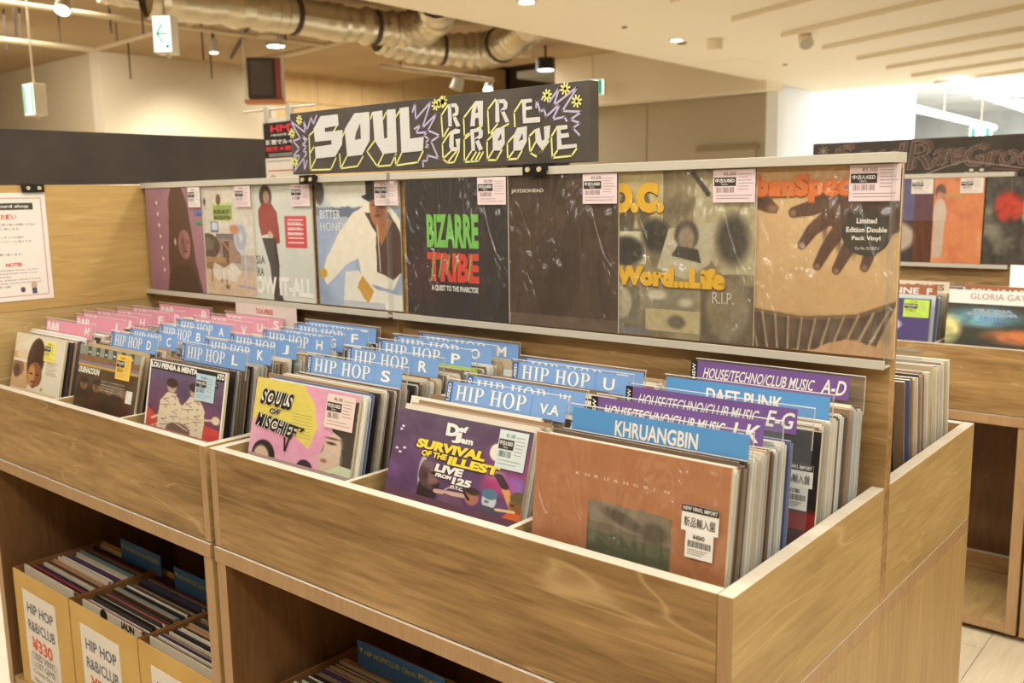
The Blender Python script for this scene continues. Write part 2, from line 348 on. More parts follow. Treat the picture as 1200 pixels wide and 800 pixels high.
def art_first(n):
    a = Art(n, (236, 228, 208), 1).tint(3, (228, 214, 188), .5)
    a.rect(0, 0, .36, .66, (216, 176, 130)).ell(.2, .62, .14, .1, (232, 212, 180)).ell(.12, .36, .12, .16, (150, 104, 80)).ell(.1, .3, .07, .12, (90, 62, 60)).rect(0, .48, .34, .05, (244, 236, 220))
    a.ell(.46, .56, .17, .4, (78, 52, 44), rot=-.05, soft=.01).ell(.47, .28, .15, .24, (150, 96, 60), soft=.01).ell(.41, .26, .07, .2, (206, 150, 96), soft=.03)
    for x in (.40, .53): a.ell(x, .3, .035, .014, (50, 30, 26), soft=.004)
    a.ell(.45, .16, .04, .02, (110, 60, 46)); a.ell(.47, .07, .05, .02, (130, 60, 50)); a.poly([(.34, 0), (.6, 0), (.58, .12), (.46, .04), (.38, .1)], (236, 228, 208))
    for i in range(9): a.rect(.68, .62-i*.035, .16+.1*((i*7) % 3)/3, .008, (150, 130, 110))
    return a.ell(.64, .06, .02, .03, (190, 150, 60)).mott(30, 6)
def art_crew(n):
    a = Art(n, (92, 72, 50), 2).rect(0, .84, 1, .16, (150, 156, 138))
    for i in range(6): a.rect(.14+i*.14, .84, .06, .15, (90, 80, 92)).rect(.15+i*.14, .88, .04, .03, (220, 214, 190))
    a.rect(0, .74, 1, .1, (140, 108, 76)).rect(0, .69, 1, .05, (146, 130, 150)).rect(0, .65, 1, .04, (206, 168, 84))
    for i, x in enumerate((.14, .36, .58, .8)): a.ell(x, .12, .13, .3, (66+14*(i % 2), 50, 36), soft=.05).face(x, .34, .08, (150, 112, 78), (60, 40, 30)).ell(x, .42, .08, .05, (70, 54, 44))
    for i in range(7): a.rect(.42, .46-i*.03, .4, .008, (206, 196, 176))
    return a.rect(.84, .2, .1, .2, (236, 232, 222)).mott(12, 14)
def art_duo(n):
    a = Art(n, (92, 82, 112), 3).grad((104, 96, 128), (120, 60, 84)).tint(3, (60, 54, 84), .6)
    a.poly([(0, 0), (0, .3), (.16, .16), (.2, 0)], (206, 80, 68), wob=.05).poly([(.6, 0), (.66, .22), (1, .16), (1, 0)], (206, 70, 66), wob=.04).rect(0, .86, 1, .14, (44, 38, 36))
    for cx in (.33, .63):
        a.poly([(cx-.16, 0), (cx-.14, .4), (cx-.05, .56), (cx+.06, .56), (cx+.15, .38), (cx+.14, 0)], (222, 206, 180), wob=.03).ell(cx, .64, .06, .09, (190, 166, 140)).ell(cx, .7, .075, .07, (70, 50, 50))
        for k in range(16):
            t = k*1.9; a.line([(cx-.12+.24*((k*37) % 10)/10, .05+.03*k), (cx-.1+.24*((k*53+4) % 10)/10, .08+.03*k)], .008, (96, 74, 74))
    a.line([(.1, .12), (.5, .4)], .03, (226, 206, 172)).line([(.45, .2), (.92, .3)], .03, (214, 190, 150)).ell(.92, .3, .05, .06, (226, 206, 172)).ell(.46, .02, .16, .12, (120, 96, 88), soft=.01)
    a.line([(.1, 0), (.34, .16), (.58, .06)], .012, (230, 214, 190)); return a.rect(0, 0, .02, 1, WH).rect(.98, 0, .02, 1, WH).rect(0, .985, 1, .015, WH).mott(40, 10)
def art_graffiti(n):
    a = Art(n, (226, 158, 186), 4).tint(4, (234, 180, 196), .6)
    for i in range(26): a.line([(.02*i, .62), (.04*i, .0)], .004, (190, 130, 160), .5)
    a.poly([(0, 1), (0, .42), (.06, .5), (.12, .4), (.2, .44), (.3, .38), (.34, .44), (.6, .22), (.66, .5), (.6, .8), (.48, 1)], (222, 204, 100), wob=.03)
    for i in range(8): a.rect(.4, .62-i*.04, .2, .007, (170, 150, 84))
    a.ell(.16, .0, .12, .2, (40, 32, 36), soft=.01).ell(.14, -.02, .08, .14, (212, 186, 160)).ell(.58, -.04, .08, .12, (60, 44, 60), soft=.01)
    a.poly([(.72, 0), (.73, .1), (.7, .16), (.73, .3), (.8, .5), (.86, .6), (1, .62), (1, 0)], (120, 110, 96)).poly([(.7, 0), (.71, .08), (.69, .14), (.73, .24), (.74, .36), (.8, .5), (.88, .54), (.9, .1), (.8, 0)], (212, 186, 166), wob=.02)
    a.poly([(.8, .5), (.76, .66), (.84, .86), (1, .92), (1, 0), (.92, .1), (.9, .44)], (72, 64, 56), wob=.02).ell(.8, .36, .04, .016, (60, 40, 36)).ell(.81, .42, .05, .01, (50, 34, 30)).ell(.75, .13, .03, .025, (170, 104, 96))
    a.poly([(.74, 0), (.9, .12), (1, .1), (1, 0)], (206, 214, 178), wob=.03); return a.mott(30, 8)
def art_concert(n):
    a = Art(n, (104, 76, 112), 5).grad((98, 80, 100), (92, 58, 100)).tint(3, (130, 90, 146), .5).tint(5, (76, 54, 82), .5)
    a.ell(.88, .52, .16, .3, (170, 70, 130), soft=.12, al=.5).ell(.8, .44, .06, .07, (200, 180, 190), soft=.05, al=.6).ell(.92, .36, .08, .1, (150, 110, 190), soft=.05, al=.8).ell(.78, .7, .05, .1, (244, 236, 226), soft=.01, al=.9).ell(.82, .34, .1, .1, (190, 60, 120), soft=.08, al=.7)
    sk = (84, 60, 62)
    a.ell(.27, .3, .03, .2, (226, 214, 220), soft=.01, al=.8).poly([(.25, 0), (.26, .2), (.42, .2), (.4, 0)], (48, 34, 40)).ell(.315, .28, .07, .17, sk, soft=.006).ell(.345, .2, .045, .11, sk, soft=.008).ell(.35, .26, .03, .12, (132, 96, 92), soft=.02)
    a.ell(.31, .39, .05, .05, (116, 92, 104), soft=.03).ell(.355, .3, .02, .014, (30, 20, 24)).ell(.385, .22, .012, .03, (140, 98, 92)).ell(.37, .15, .02, .016, (60, 34, 38)).ell(.3, .25, .012, .03, (60, 42, 46))
    a.line([(.4, .1), (.62, .13)], .05, (206, 168, 150)).line([(.46, .14), (.58, .3)], .008, (226, 220, 226)).ell(.66, .13, .05, .09, (170, 112, 90), soft=.008).ell(.66, .2, .05, .04, (60, 40, 40)).line([(.57, .22), (.64, .1)], .022, (50, 34, 30))
    a.poly([(.4, 0), (.46, .1), (.58, .08), (.62, 0)], (110, 80, 100)).ell(.78, .15, .05, .1, (196, 204, 206), soft=.008).ell(.78, .22, .055, .06, (86, 118, 140), soft=.008).ell(.765, .13, .012, .012, (60, 60, 70)).ell(.765, .07, .02, .012, (90, 70, 80)).poly([(.7, 0), (.74, .08), (.83, .08), (.88, 0)], (80, 74, 90))
    a.line([(.86, .36), (.95, .1)], .05, (222, 156, 92)).line([(.82, .44), (.87, .34)], .06, (66, 46, 50)).ell(.97, .17, .055, .1, (140, 90, 56), soft=.008).ell(.975, .25, .06, .07, (106, 86, 56), soft=.008).ell(.94, .16, .012, .012, (50, 30, 24)).poly([(.88, 0), (.92, .08), (1, .08), (1, 0)], (214, 96, 50)).line([(.84, .07), (.95, .09)], .03, (226, 200, 150))
    for x, y in ((.06, .78), (.05, .74), (.04, .5), (.07, .46), (.1, .52)): a.ell(x, y, .012, .014, (236, 230, 240), soft=.01)
    return a.mott(24, 8)
def art_terra(n):
    a = Art(n, (182, 118, 76), 6).tint(3, (190, 130, 90), .6).tint(6, (170, 104, 64), .3)
    a.rect(.315, 0, .43, .46, (110, 98, 80)).rect(.315, 0, .43, .2, (88, 92, 66)).poly([(.315, .3), (.315, .48), (.745, .48), (.745, .22)], (134, 120, 100), wob=.05).ell(.5, .36, .12, .05, (86, 72, 60), rot=-.6, soft=.03).ell(.66, .3, .07, .09, (90, 78, 62), soft=.04)
    return a.mott(40, 5)
def art_black(n): return Art(n, (34, 28, 28), 7).tint(3, (52, 44, 44), .5).ell(.9, 0, .3, .2, (150, 40, 34), soft=.08).mott(20, 5)
def art_hair(n):
    a = Art(n, (160, 116, 132), 8).tint(3, (146, 100, 122), .6)
    a.poly([(.38, 0), (.36, .3), (.4, .62), (.42, .9), (.48, 1), (.66, 1), (.74, .86), (.8, .6), (.84, .3), (.94, .0)], (82, 56, 52), wob=.02).poly([(.32, 0), (.36, .16), (.5, .26), (.74, .26), (.86, .12), (.9, 0)], (66, 44, 42))
    a.face(.66, .46, .14, (166, 112, 110), (70, 40, 40), .5).ell(.5, .48, .016, .03, (226, 200, 190))
    for i in range(7): a.ell(.2+.012*i, .86-.11*i, .014, .018, (240, 228, 220), soft=.004)
    a.rect(.86, .73, .14, .05, (92, 112, 176)).rect(.86, .64, .14, .045, (96, 146, 112)); return a.mott(40, 5)
def art_room(n):
    a = Art(n, (212, 204, 188), 9).tint(4, (196, 188, 174), .5).rect(0, 0, 1, .24, (204, 178, 150)).rect(0, .24, 1, .14, (176, 164, 150))
    a.rect(.1, .5, .1, .3, (206, 172, 128)).rect(.1, .52, .02, .3, (150, 112, 76)).rect(.36, .68, .34, .17, (196, 202, 140)).rect(.38, .7, .3, .13, (150, 164, 96)).rect(.32, .58, .13, .1, (110, 112, 146)).rect(.34, .6, .09, .07, (206, 210, 226))
    a.rect(.4, .52, .42, .05, (120, 108, 112)).rect(.44, .3, .34, .22, (150, 126, 112)).rect(.5, .3, .1, .2, (96, 78, 70)).ell(.26, .45, .2, .12, (84, 70, 64), soft=.01).ell(.26, .47, .1, .06, (112, 98, 90)).rect(.1, .3, .45, .05, (168, 128, 92)).rect(.1, .24, .5, .06, (140, 108, 84))
    for x in (.14, .3, .46, .54): a.line([(x, .3), (x, .12)], .02, (140, 104, 76))
    a.ell(.8, .54, .11, .14, (196, 198, 200), soft=.01).ell(.8, .54, .09, .115, (166, 170, 178), soft=.01).ell(.8, .54, .03, .04, (206, 206, 206)).line([(.85, .44), (.86, .12)], .02, (186, 188, 210)).line([(.72, .1), (1, .08)], .014, (150, 150, 196)).ell(.7, .61, .07, .045, (196, 128, 100), soft=.02).line([(.5, .5), (.68, .36)], .018, (186, 126, 80)).line([(.68, .36), (.6, .34)], .018, (186, 126, 80))
    a.poly([(.3, .2), (.34, .3), (.5, .26), (.66, .3), (.8, .22), (.7, .14), (.4, .14)], (222, 216, 206), .8, .04).ell(.47, .88, .04, .05, (110, 80, 66), soft=.01).ell(.24, .86, .02, .03, (90, 80, 70)); return a.ell(.55, .08, .03, .02, (110, 80, 60)).mott(34, 16)
def art_redshirt(n):
    a = Art(n, (206, 208, 196), 10).tint(3, (214, 214, 204), .5)
    a.ell(.36, .9, .09, .1, (66, 44, 40)).ell(.37, .89, .045, .06, (206, 164, 140), soft=.01).ell(.35, .88, .06, .1, (60, 40, 36), al=.3)
    a.poly([(.24, .78), (.3, .84), (.44, .84), (.52, .76), (.54, .5), (.46, .48), (.44, .58), (.28, .56), (.24, .66)], (150, 62, 56), wob=.015).ell(.4, .57, .03, .03, (206, 166, 146))
    a.poly([(.28, .54), (.48, .54), (.52, .3), (.5, .12), (.56, .0), (.42, .0), (.38, .3)], (62, 54, 52), wob=.01).rect(.62, .46, .3, .27, (208, 78, 84))
    for i in range(6): a.rect(.66, .69-i*.038, .22, .012, (240, 210, 206))
    return a.mott(30, 4)
def art_suit(n):
    a = Art(n, (142, 156, 180), 11).tint(2, (184, 192, 204), .7).rect(0, .8, 1, .2, (226, 222, 208)).poly([(0, .8), (0, .74), (.3, .72), (.6, .74), (.6, .8)], (110, 120, 136), wob=.04).ell(.05, .92, .06, .1, (96, 88, 92))
    a.ell(.1, .5, .14, .3, (156, 172, 196), soft=.1).ell(.3, .3, .2, .3, (170, 182, 204), soft=.1)
    a.poly([(.05, .26), (.1, .16), (.35, .34), (.5, .4), (.55, .2), (.9, .16), (1, .3), (1, .7), (.9, .8), (.66, .84), (.46, .76), (.3, .62), (.1, .38)], (232, 222, 200), wob=.02)
    a.poly([(.6, .76), (.72, .6), (.72, .3), (.9, .24), (1, .3), (1, .6), (.88, .76)], (88, 66, 58), wob=.02).poly([(.68, .74), (.78, .5), (.92, .7)], (170, 112, 72)).line([(.74, .7), (.76, .3)], .014, (190, 180, 160))
    a.face(.76, .8, .14, (170, 116, 84), (90, 56, 44), -.5).poly([(.56, .88), (.62, .9), (.62, 1), (.94, 1), (.96, .9), (.78, .88), (.66, .84)], (60, 54, 54), wob=.01)
    a.poly([(.3, 0), (.34, .28), (.5, .3), (.7, .16), (1, .12), (1, 0)], (226, 220, 204), wob=.02).poly([(.48, .16), (.55, .26), (.68, .14), (.6, .04)], (200, 150, 70), wob=.03).ell(.06, .26, .05, .04, (200, 156, 60)); return a.rect(.3, 0, .5, .05, (140, 150, 168), .5).mott(24, 8)
def art_tribe(n): return Art(n, (44, 36, 36), 12).tint(3, (64, 54, 54), .4).ell(.2, .3, .2, .2, (84, 36, 40), soft=.1, al=.5).mott(20, 4)
def art_brown(n): return Art(n, (72, 52, 38), 13).tint(3, (92, 70, 50), .5).ell(.6, .3, .3, .3, (56, 40, 30), soft=.2, al=.7).poly([(.5, 0), (.68, .2), (.74, .6), (.84, .6), (.86, .1)], (92, 70, 52), .5, .05).rect(0, 0, 1, .08, (150, 128, 112), .35).mott(10, 10)
def art_collage(n):
    a = Art(n, (150, 134, 100), 14).tint(4, (90, 78, 58), .6).rect(0, .66, .4, .34, (196, 180, 130)).ell(.14, .74, .06, .16, (96, 82, 62)).ell(.26, .76, .05, .14, (110, 96, 70)).rect(0, .44, .28, .2, (206, 196, 160)).ell(.14, .52, .13, .09, (58, 52, 44), soft=.03)
    a.ell(.35, .62, .1, .1, (56, 52, 44), soft=.04).poly([(.6, .6), (.62, .96), (1, .9), (1, .4), (.8, .4)], (180, 168, 130), wob=.02)
    a.poly([(.36, .42), (.44, .66), (.76, .7), (.72, .46), (.56, .36)], (186, 176, 146)).ell(.56, .62, .08, .09, (84, 72, 60)).ell(.56, .6, .055, .07, (150, 132, 106)).poly([(.46, .5), (.5, .56), (.64, .54), (.66, .46)], (70, 62, 54))
    a.line([(.72, .3), (.94, .86)], .025, (166, 146, 110)).ell(.86, .6, .1, .14, (70, 62, 50), soft=.06).line([(.6, .98), (.7, .86)], .03, (70, 62, 56))
    a.rect(0, .08, .24, .22, (120, 112, 92)).ell(.1, .2, .08, .1, (180, 168, 138)).rect(.26, .16, .38, .16, (140, 130, 104)).ell(.36, .26, .07, .03, (206, 196, 170)).ell(.56, .22, .05, .025, (196, 186, 160)).rect(.28, .04, .38, .13, (186, 170, 126)).ell(.5, .1, .06, .04, (110, 100, 80)).rect(.66, 0, .34, .34, (104, 90, 70)).ell(.84, .2, .14, .18, (136, 122, 94), soft=.04)
    return a.rect(0, 0, .3, .05, (120, 118, 130), .6).mott(40, 18)
def art_drum(n):
    a = Art(n, (208, 168, 116), 15).tint(2, (190, 148, 98), .6)
    a.ell(.46, .5, .58, .36, (216, 180, 130), soft=.04).ell(.48, .3, .5, .16, (200, 162, 110), soft=.05, al=.7).tint(5, (196, 156, 106), .35)
    sk, sd, sl = (96, 66, 48), (66, 44, 34), (150, 108, 82)
    a.poly([(0, .9), (.2, .88), (.3, .83), (.345, .78), (.33, .75), (.27, .755), (.2, .78), (.2, .72), (.17, .66), (.13, .64), (.1, .66), (.1, .72), (.05, .66), (0, .66)], sk).ell(.31, .775, .035, .022, sl).ell(.13, .66, .022, .026, sl).ell(.1, .82, .12, .05, sd, soft=.05, al=.6)
    def finger(p, w1, w2):
        for i in range(24):
            t = i/23; k = t*(len(p)-1); j_ = min(int(k), len(p)-2); f = k-j_; x = p[j_][0]*(1-f)+p[j_+1][0]*f; y = p[j_][1]*(1-f)+p[j_+1][1]*f
            a.ell(x, y, (w1*(1-t)+w2*t), (w1*(1-t)+w2*t)*1.05, sk, soft=.006)
        x, y = p[-1]; a.ell(x, y-.004, w2*.6, w2*.6, sl, soft=.008)
    a.poly([(.6, .86), (1, .98), (1, .66), (.9, .6), (.74, .6), (.62, .7)], sk).ell(.84, .72, .14, .1, sd, soft=.08, al=.5)
    finger([(.66, .84), (.54, .78), (.43, .755)], .05, .028)
    finger([(.64, .74), (.54, .66), (.485, .58)], .042, .025); finger([(.7, .68), (.62, .56), (.575, .47)], .04, .024)
    finger([(.78, .64), (.72, .53), (.68, .45)], .04, .024); finger([(.88, .66), (.86, .56), (.83, .47)], .04, .024)
    for x, y in ((.58, .62), (.66, .56), (.74, .54), (.83, .57)): a.ell(x+.03, y+.03, .012, .04, sd, soft=.02, al=.6)
    a.poly([(0, .26), (.2, .2), (.5, .17), (.8, .2), (1, .28), (.9, .04), (.7, .0), (.2, .0), (.04, .06)], (84, 66, 50), wob=.01).line([(0, .28), (.2, .21), (.5, .18), (.8, .21), (1, .29)], .02, (120, 92, 62))
    for i in range(13): a.line([(.03+i*.078, .25-.07*math.sin(i*.26)), (.12+i*.06, .0)], .011, (190, 164, 124)); a.ell(.08+i*.073, .12, .024, .06, (120, 100, 78), soft=.03, al=.6)
    a.poly([(0, .1), (.1, .0), (0, 0)], (190, 130, 84)).poly([(.5, 0), (.74, .08), (1, .05), (1, 0)], (200, 156, 112), wob=.04); return a.mott(40, 8)
def art_trumpet(n): return Art(n, (214, 132, 84), 16).tint(3, (228, 158, 112), .6).tint(6, (190, 96, 70), .4).ell(.38, .84, .08, .09, (110, 80, 70)).ell(.37, .78, .05, .06, (190, 130, 110)).ell(.38, .58, .1, .18, (206, 186, 166)).poly([(.3, .5), (.46, .5), (.44, .06), (.3, .06)], (196, 176, 156), wob=.02).line([(.42, .8), (.7, .78)], .03, (190, 150, 90)).mott(20, 8)
def art_abstract(n): return Art(n, (72, 66, 58), 17).tint(3, (150, 144, 124), .7).ell(.75, .6, .36, .36, (206, 190, 150), soft=.05).ell(.6, .75, .16, .14, (196, 210, 206), soft=.04).ell(.25, .66, .15, .18, (190, 60, 40), soft=.04).tint(7, (44, 40, 36), .6).mott(24, 20)
def art_blue(n): return Art(n, (96, 92, 124), 18).rect(0, 0, 1, .5, (60, 52, 50)).ell(.5, .3, .3, .2, (190, 170, 150), soft=.05).mott(10, 10)
def art_glow(n): return Art(n, (60, 62, 52), 19).ell(.35, .7, .34, .2, (130, 190, 206), soft=.15).ell(.02, .4, .12, .3, (232, 222, 150), soft=.08).ell(.7, .3, .3, .16, (206, 120, 70), soft=.12).tint(4, (40, 44, 40), .4).mott(20, 10)
def art_violet(n): return Art(n, (78, 66, 120), 20).ell(.4, .4, .3, .2, (190, 180, 210), soft=.02).ell(.4, .38, .22, .14, (78, 66, 120), soft=.02).mott(10, 6)

# ------------------------------------------------------------------ the setting
FL = -968
slab = MB().box(-14500, 5000, -5000, 24500, FL-60, FL-12, (150, 120, 90))
fl = struct('floor', slab, M_['floorm'])
k = 0
for i in range(16):
    for j in range(3):
        x = -760+i*150; y = 300+j*900+(i % 3)*260
        part('plank', B(x+1, x+149, y+1, y+899, FL-12, FL), M_['floorm'], fl)
part('plank_field', MB().box(-14500, -760, -5000, 24500, FL-12, FL).box(1640, 5000, -5000, 24500, FL-12, FL).box(-760, 1640, -5000, 300, FL-12, FL).box(-760, 1640, 3000+520, 24500, FL-12, FL), M_['floorm'], fl)['kind'] = 'stuff'
struct('wall_left', B(-14500, -10300, 4315, 4600, FL, 2200), M_['plasd'])
struct('wall_left_side', B(-14600, -14500, -5000, 4600, FL, 2200), M_['plasd'])
struct('wall_corner', B(-10300, -10072, 4315, 6680, FL, 2200), M_['plas'])
wp = struct('wall_panelled', B(-10300, -10220, 6680, 11700, FL, 2700), M_['dark'])
for i in range(6):
    y = 6690+i*815
    part('wall_panel', B(-10220, -10200, y, y+807, 1825, 2640), M_['panel'], wp)
    part('wall_panel', B(-10220, -10200, y, y+807, 1000, 1817), M_['panel'], wp)
    part('wall_panel', B(-10220, -10200, y, y+807, 20, 992), M_['panel'], wp); part('wall_panel', B(-10220, -10200, y, y+807, FL, 12), M_['panel'], wp)
struct('wall_far_dark', B(-10300, -6930, 11700, 11800, FL, 2700), M_['brown'])
wd = struct('wall_far', MB().box(-6930, -4050, 9000, 9120, FL, 1600), M_['cream'])
part('side_return', B(-6930, -6830, 9120, 11700, FL, 2200), M_['cream'], wd)
part('bulkhead', B(-6930, -4050, 8700, 9120, 1600, 2200), M_['ceil'], wd)
for x0, x1 in ((-6820, -5745), (-5730, -4170)): part('wall_panel', B(x0, x1, 8988, 9000, FL, 1590), M_['cream'], wd)
dr = struct('door_1', B(-5000, -4290, 8960, 8990, FL, 985), M_['cream'])
part('door_head', MB().box(-5040, -4250, 8950, 8992, 985, 1035), mat('door_head_bronze', (150, 128, 96), .5), dr)
struct('trim_1', B(-4170, -4030, 8960, 9120, FL, 1600), M_['white'])
struct('wall_hall', B(-4400, -4200, 9120, 14250, FL, 2400), M_['white'])
struct('wall_hall_end', B(-9000, 5000, 24000, 24200, FL, 2600), M_['grey'])
struct('wall_right', B(5000, 5100, -5000, 24500, FL, 2600), M_['cream'])
struct('wall_back', B(-14600, 5100, -5100, -5000, FL, 2200), M_['cream'])
hc = struct('ceiling_hall', B(-9000, 5000, 10436, 24200, 2300, 2400), M_['grey'])
for i in range(9): part('joist', B(-4200+i*700, -4120+i*700, 10600, 24000, 2180, 2300), M_['grey'], hc)
for i in range(8): part('service_pipe', MB().cyl((-4200, 11500+i*1500, 2120), (4000, 11500+i*1500, 2120), 45, 8), M_['grey'], hc)
struct('ceiling_open', B(-14600, -3800, -5000, 8700, 2200, 2300), M_['ceilt'])
struct('ceiling_open_rear', B(-10300, -3900, 8700, 11800, 2700, 2760), M_['ceilt'])
lowc = MB(); P8 = [(-3750, -5000), (5000, -5000), (5000, 10436), (-4180, 10436)]
lowc.add([(x, y, 1700) for x, y in P8]+[(x, y, 2200) for x, y in P8], [(0, 3, 2, 1), (4, 5, 6, 7), (0, 1, 5, 4), (1, 2, 6, 5), (2, 3, 7, 6), (3, 0, 4, 7)])
lc = struct('ceiling', lowc, M_['ceil'])
sdx, sdy = math.cos(math.radians(-24)), math.sin(math.radians(-24))
for i in range(9):
    y0 = 3300+i*860; x0 = -2540-i*28; Ln = 6200
    a0 = (x0, y0); a1 = (x0+Ln*sdx, y0+Ln*sdy); b0 = (x0-20, y0+850); b1 = (a1[0], a1[1]+850)
    if i >= 8: b0 = (x0-20, 10430); b1 = (b1[0], b1[1])
    m = MB().add([(*a0, 1700), (*a1, 1700), (*b1, 1700), (*b0, 1700), (*a0, 1656), (*a1, 1656), (*b1, 1690), (*b0, 1690)],
                 [(0, 1, 2, 3), (4, 7, 6, 5), (0, 4, 5, 1), (1, 5, 6, 2), (2, 6, 7, 3), (3, 7, 4, 0)])
    part('ceiling_slat', m, M_['ceil'], lc)
part('access_hatch', B(-4040, -3500, 7000, 7500, 1697, 1701), M_['ceil'], lc)

# ------------------------------------------------------------------ shop furniture
WOODS = [M_['wx'], M_['wy'], M_['wz'], M_['edge'], M_['edgev'], M_['wd']]
X_, Y_, Z_, E_, V_, D_ = range(6)
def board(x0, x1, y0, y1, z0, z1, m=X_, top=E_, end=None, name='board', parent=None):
    """a veneered board; top edge and ends facing -y carry edge bands, overhead light painted into the top one"""
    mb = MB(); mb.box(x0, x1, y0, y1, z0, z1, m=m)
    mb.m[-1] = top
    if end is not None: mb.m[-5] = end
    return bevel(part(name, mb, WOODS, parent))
def record_bin(x0, x1, y0, y1, divs, label, group, front=-1, end='both'):
    t = thing('record_bin', label, 'record bin', ((x0+x1)/2, (y0+y1)/2, -215), group=group)
    T = 23; f0, f1 = (y0, y0+T) if front < 0 else (y1-T, y1)
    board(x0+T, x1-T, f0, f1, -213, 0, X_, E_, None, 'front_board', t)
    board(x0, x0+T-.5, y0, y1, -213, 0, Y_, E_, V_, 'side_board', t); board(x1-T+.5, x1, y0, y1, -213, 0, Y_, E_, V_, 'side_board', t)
    a, b = (f1, y1) if front < 0 else (y0, f0)
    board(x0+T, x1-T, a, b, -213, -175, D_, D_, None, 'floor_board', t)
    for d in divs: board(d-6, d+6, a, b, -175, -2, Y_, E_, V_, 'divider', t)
    return t
def cabinet(x0, x1, y0, y1, label, group, front=-1, right=True):
    t = thing('storage_cabinet', label, 'cabinet', ((x0+x1)/2, (y0+y1)/2, FL), group=group)
    T = 33; top = board(x0, x1, y0-(4 if y0 in (0, 2212) else 0), y1, -248, -215.5, V_, E_, None, 'top_panel', t); top.data.polygons[2].material_index = V_  # proud pale lip put in to draw the highlight line along the seam
    board(x0, x0+T, y0, y1, -947, -248.5, Z_, Z_, V_, 'side_panel', t).data.polygons[2].material_index = D_; board(x1-T, x1, y0, y1, -947, -248.5, Z_, Z_, V_, 'side_panel', t).data.polygons[4].material_index = D_  # inner side faces darker: shade inside the cabinet painted on
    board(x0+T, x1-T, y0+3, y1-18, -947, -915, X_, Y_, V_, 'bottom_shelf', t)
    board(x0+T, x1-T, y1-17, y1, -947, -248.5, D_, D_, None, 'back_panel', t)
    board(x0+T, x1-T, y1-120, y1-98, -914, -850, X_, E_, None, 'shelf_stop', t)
    part('kick_board', B(x0+20, x1-20, y0+45, y1-20, FL, -947), M_['dark'], t)
    return t
G1 = 'record bins of the island'; G2 = 'open cabinets under the bins'
record_bin(-1200, 0, 0, 564, (-395, -788), 'walnut veneered record bin at right front, holding terracotta and purple front records', G1)
record_bin(-2417, -1217, 0, 564, (-1625, -1979), 'walnut veneered record bin at left front, running up to the tall wooden end board', G1)
record_bin(-1200, 0, 592, 1142, (-395, -788), 'walnut veneered record bin behind the display panel, seen end-on at right', G1, 1)
record_bin(-2417, -1217, 592, 1142, (-1625, -1979), 'hidden record bin behind the left half of the display panel', G1, 1)
cabinet(-1200, 0, 0, 577.5, 'open wooden cabinet under the right front bin, one box of records inside', G2)
cabinet(-2417, -1217, 0, 577.5, 'open wooden cabinet under the left front bin, three cardboard boxes inside', G2)
cr = cabinet(-1200, 0, 578.5, 1142, 'wooden cabinet under the rear bin, plain end panel towards the aisle', G2)
cabinet(-2417, -1217, 578.5, 1142, 'wooden cabinet under the hidden rear bin at left', G2)
record_bin(-890, 310, 2212, 2776, (-398, -12), 'walnut veneered record bin across the aisle, under the chalked sign', 'record bins across the aisle')
cabinet(-1290, -90, 2212, 2776, 'empty open cabinet across the aisle, black gap at its foot', 'cabinets across the aisle')

def display(x0, x1, yb, label, group, t=28, z1=565):
    r = thing('display_panel', label, 'display rack', ((x0+x1)/2, yb+t/2, -213), group=group)
    board(x0, x1, yb+.5, yb+t-.5, -213, z1, X_, E_, None, 'panel_board', r)
    bevel(part('top_rail', B(x0-2, x1+2, yb-24, yb+t, z1-11, z1+6), M_['rail'], r), .8)
    bevel(part('bottom_rail', MB().box(x0, x1, yb-31, yb, 214, 217).box(x0, x1, yb-33, yb-30, 213, 228), M_['rail'], r), .5)
    for s in (x1-6,): part('clear_upright', B(s, s+5, yb-22, yb-1, 217, z1-11), M_['acr'], r)
    return r
display(-1200, 0, 564, 'right section of wooden display rack with white rails, four dark and tan records', 'display racks of the island')
display(-2396, -1217, 564, 'left section of wooden display rack with white rails, four pale records', 'display racks of the island')
cabinet(-80, 1120, 2212, 2776, 'neighbouring open cabinet across the aisle, cut by the right picture edge', 'cabinets across the aisle')
display(-890, -300, 2776, 'display rack across the aisle holding an orange record', 'display racks across the aisle', z1=560)
eb = thing('end_board', 'tall yellow-toned wooden end board with a paper notice, left of the records', 'panel', (-2428, 570, -213))
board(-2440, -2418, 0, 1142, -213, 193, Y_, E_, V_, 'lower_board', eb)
part('upper_board', B(-2440, -2418, 0, 1142, 194, 565), M_['wp'], eb)
part('lower_facing', B(-2417.5, -2397, 24, 563, 1, 194), M_['wy'], eb); part('upper_facing', B(-2417.5, -2397, 0, 563, 195, 565), M_['wp'], eb)

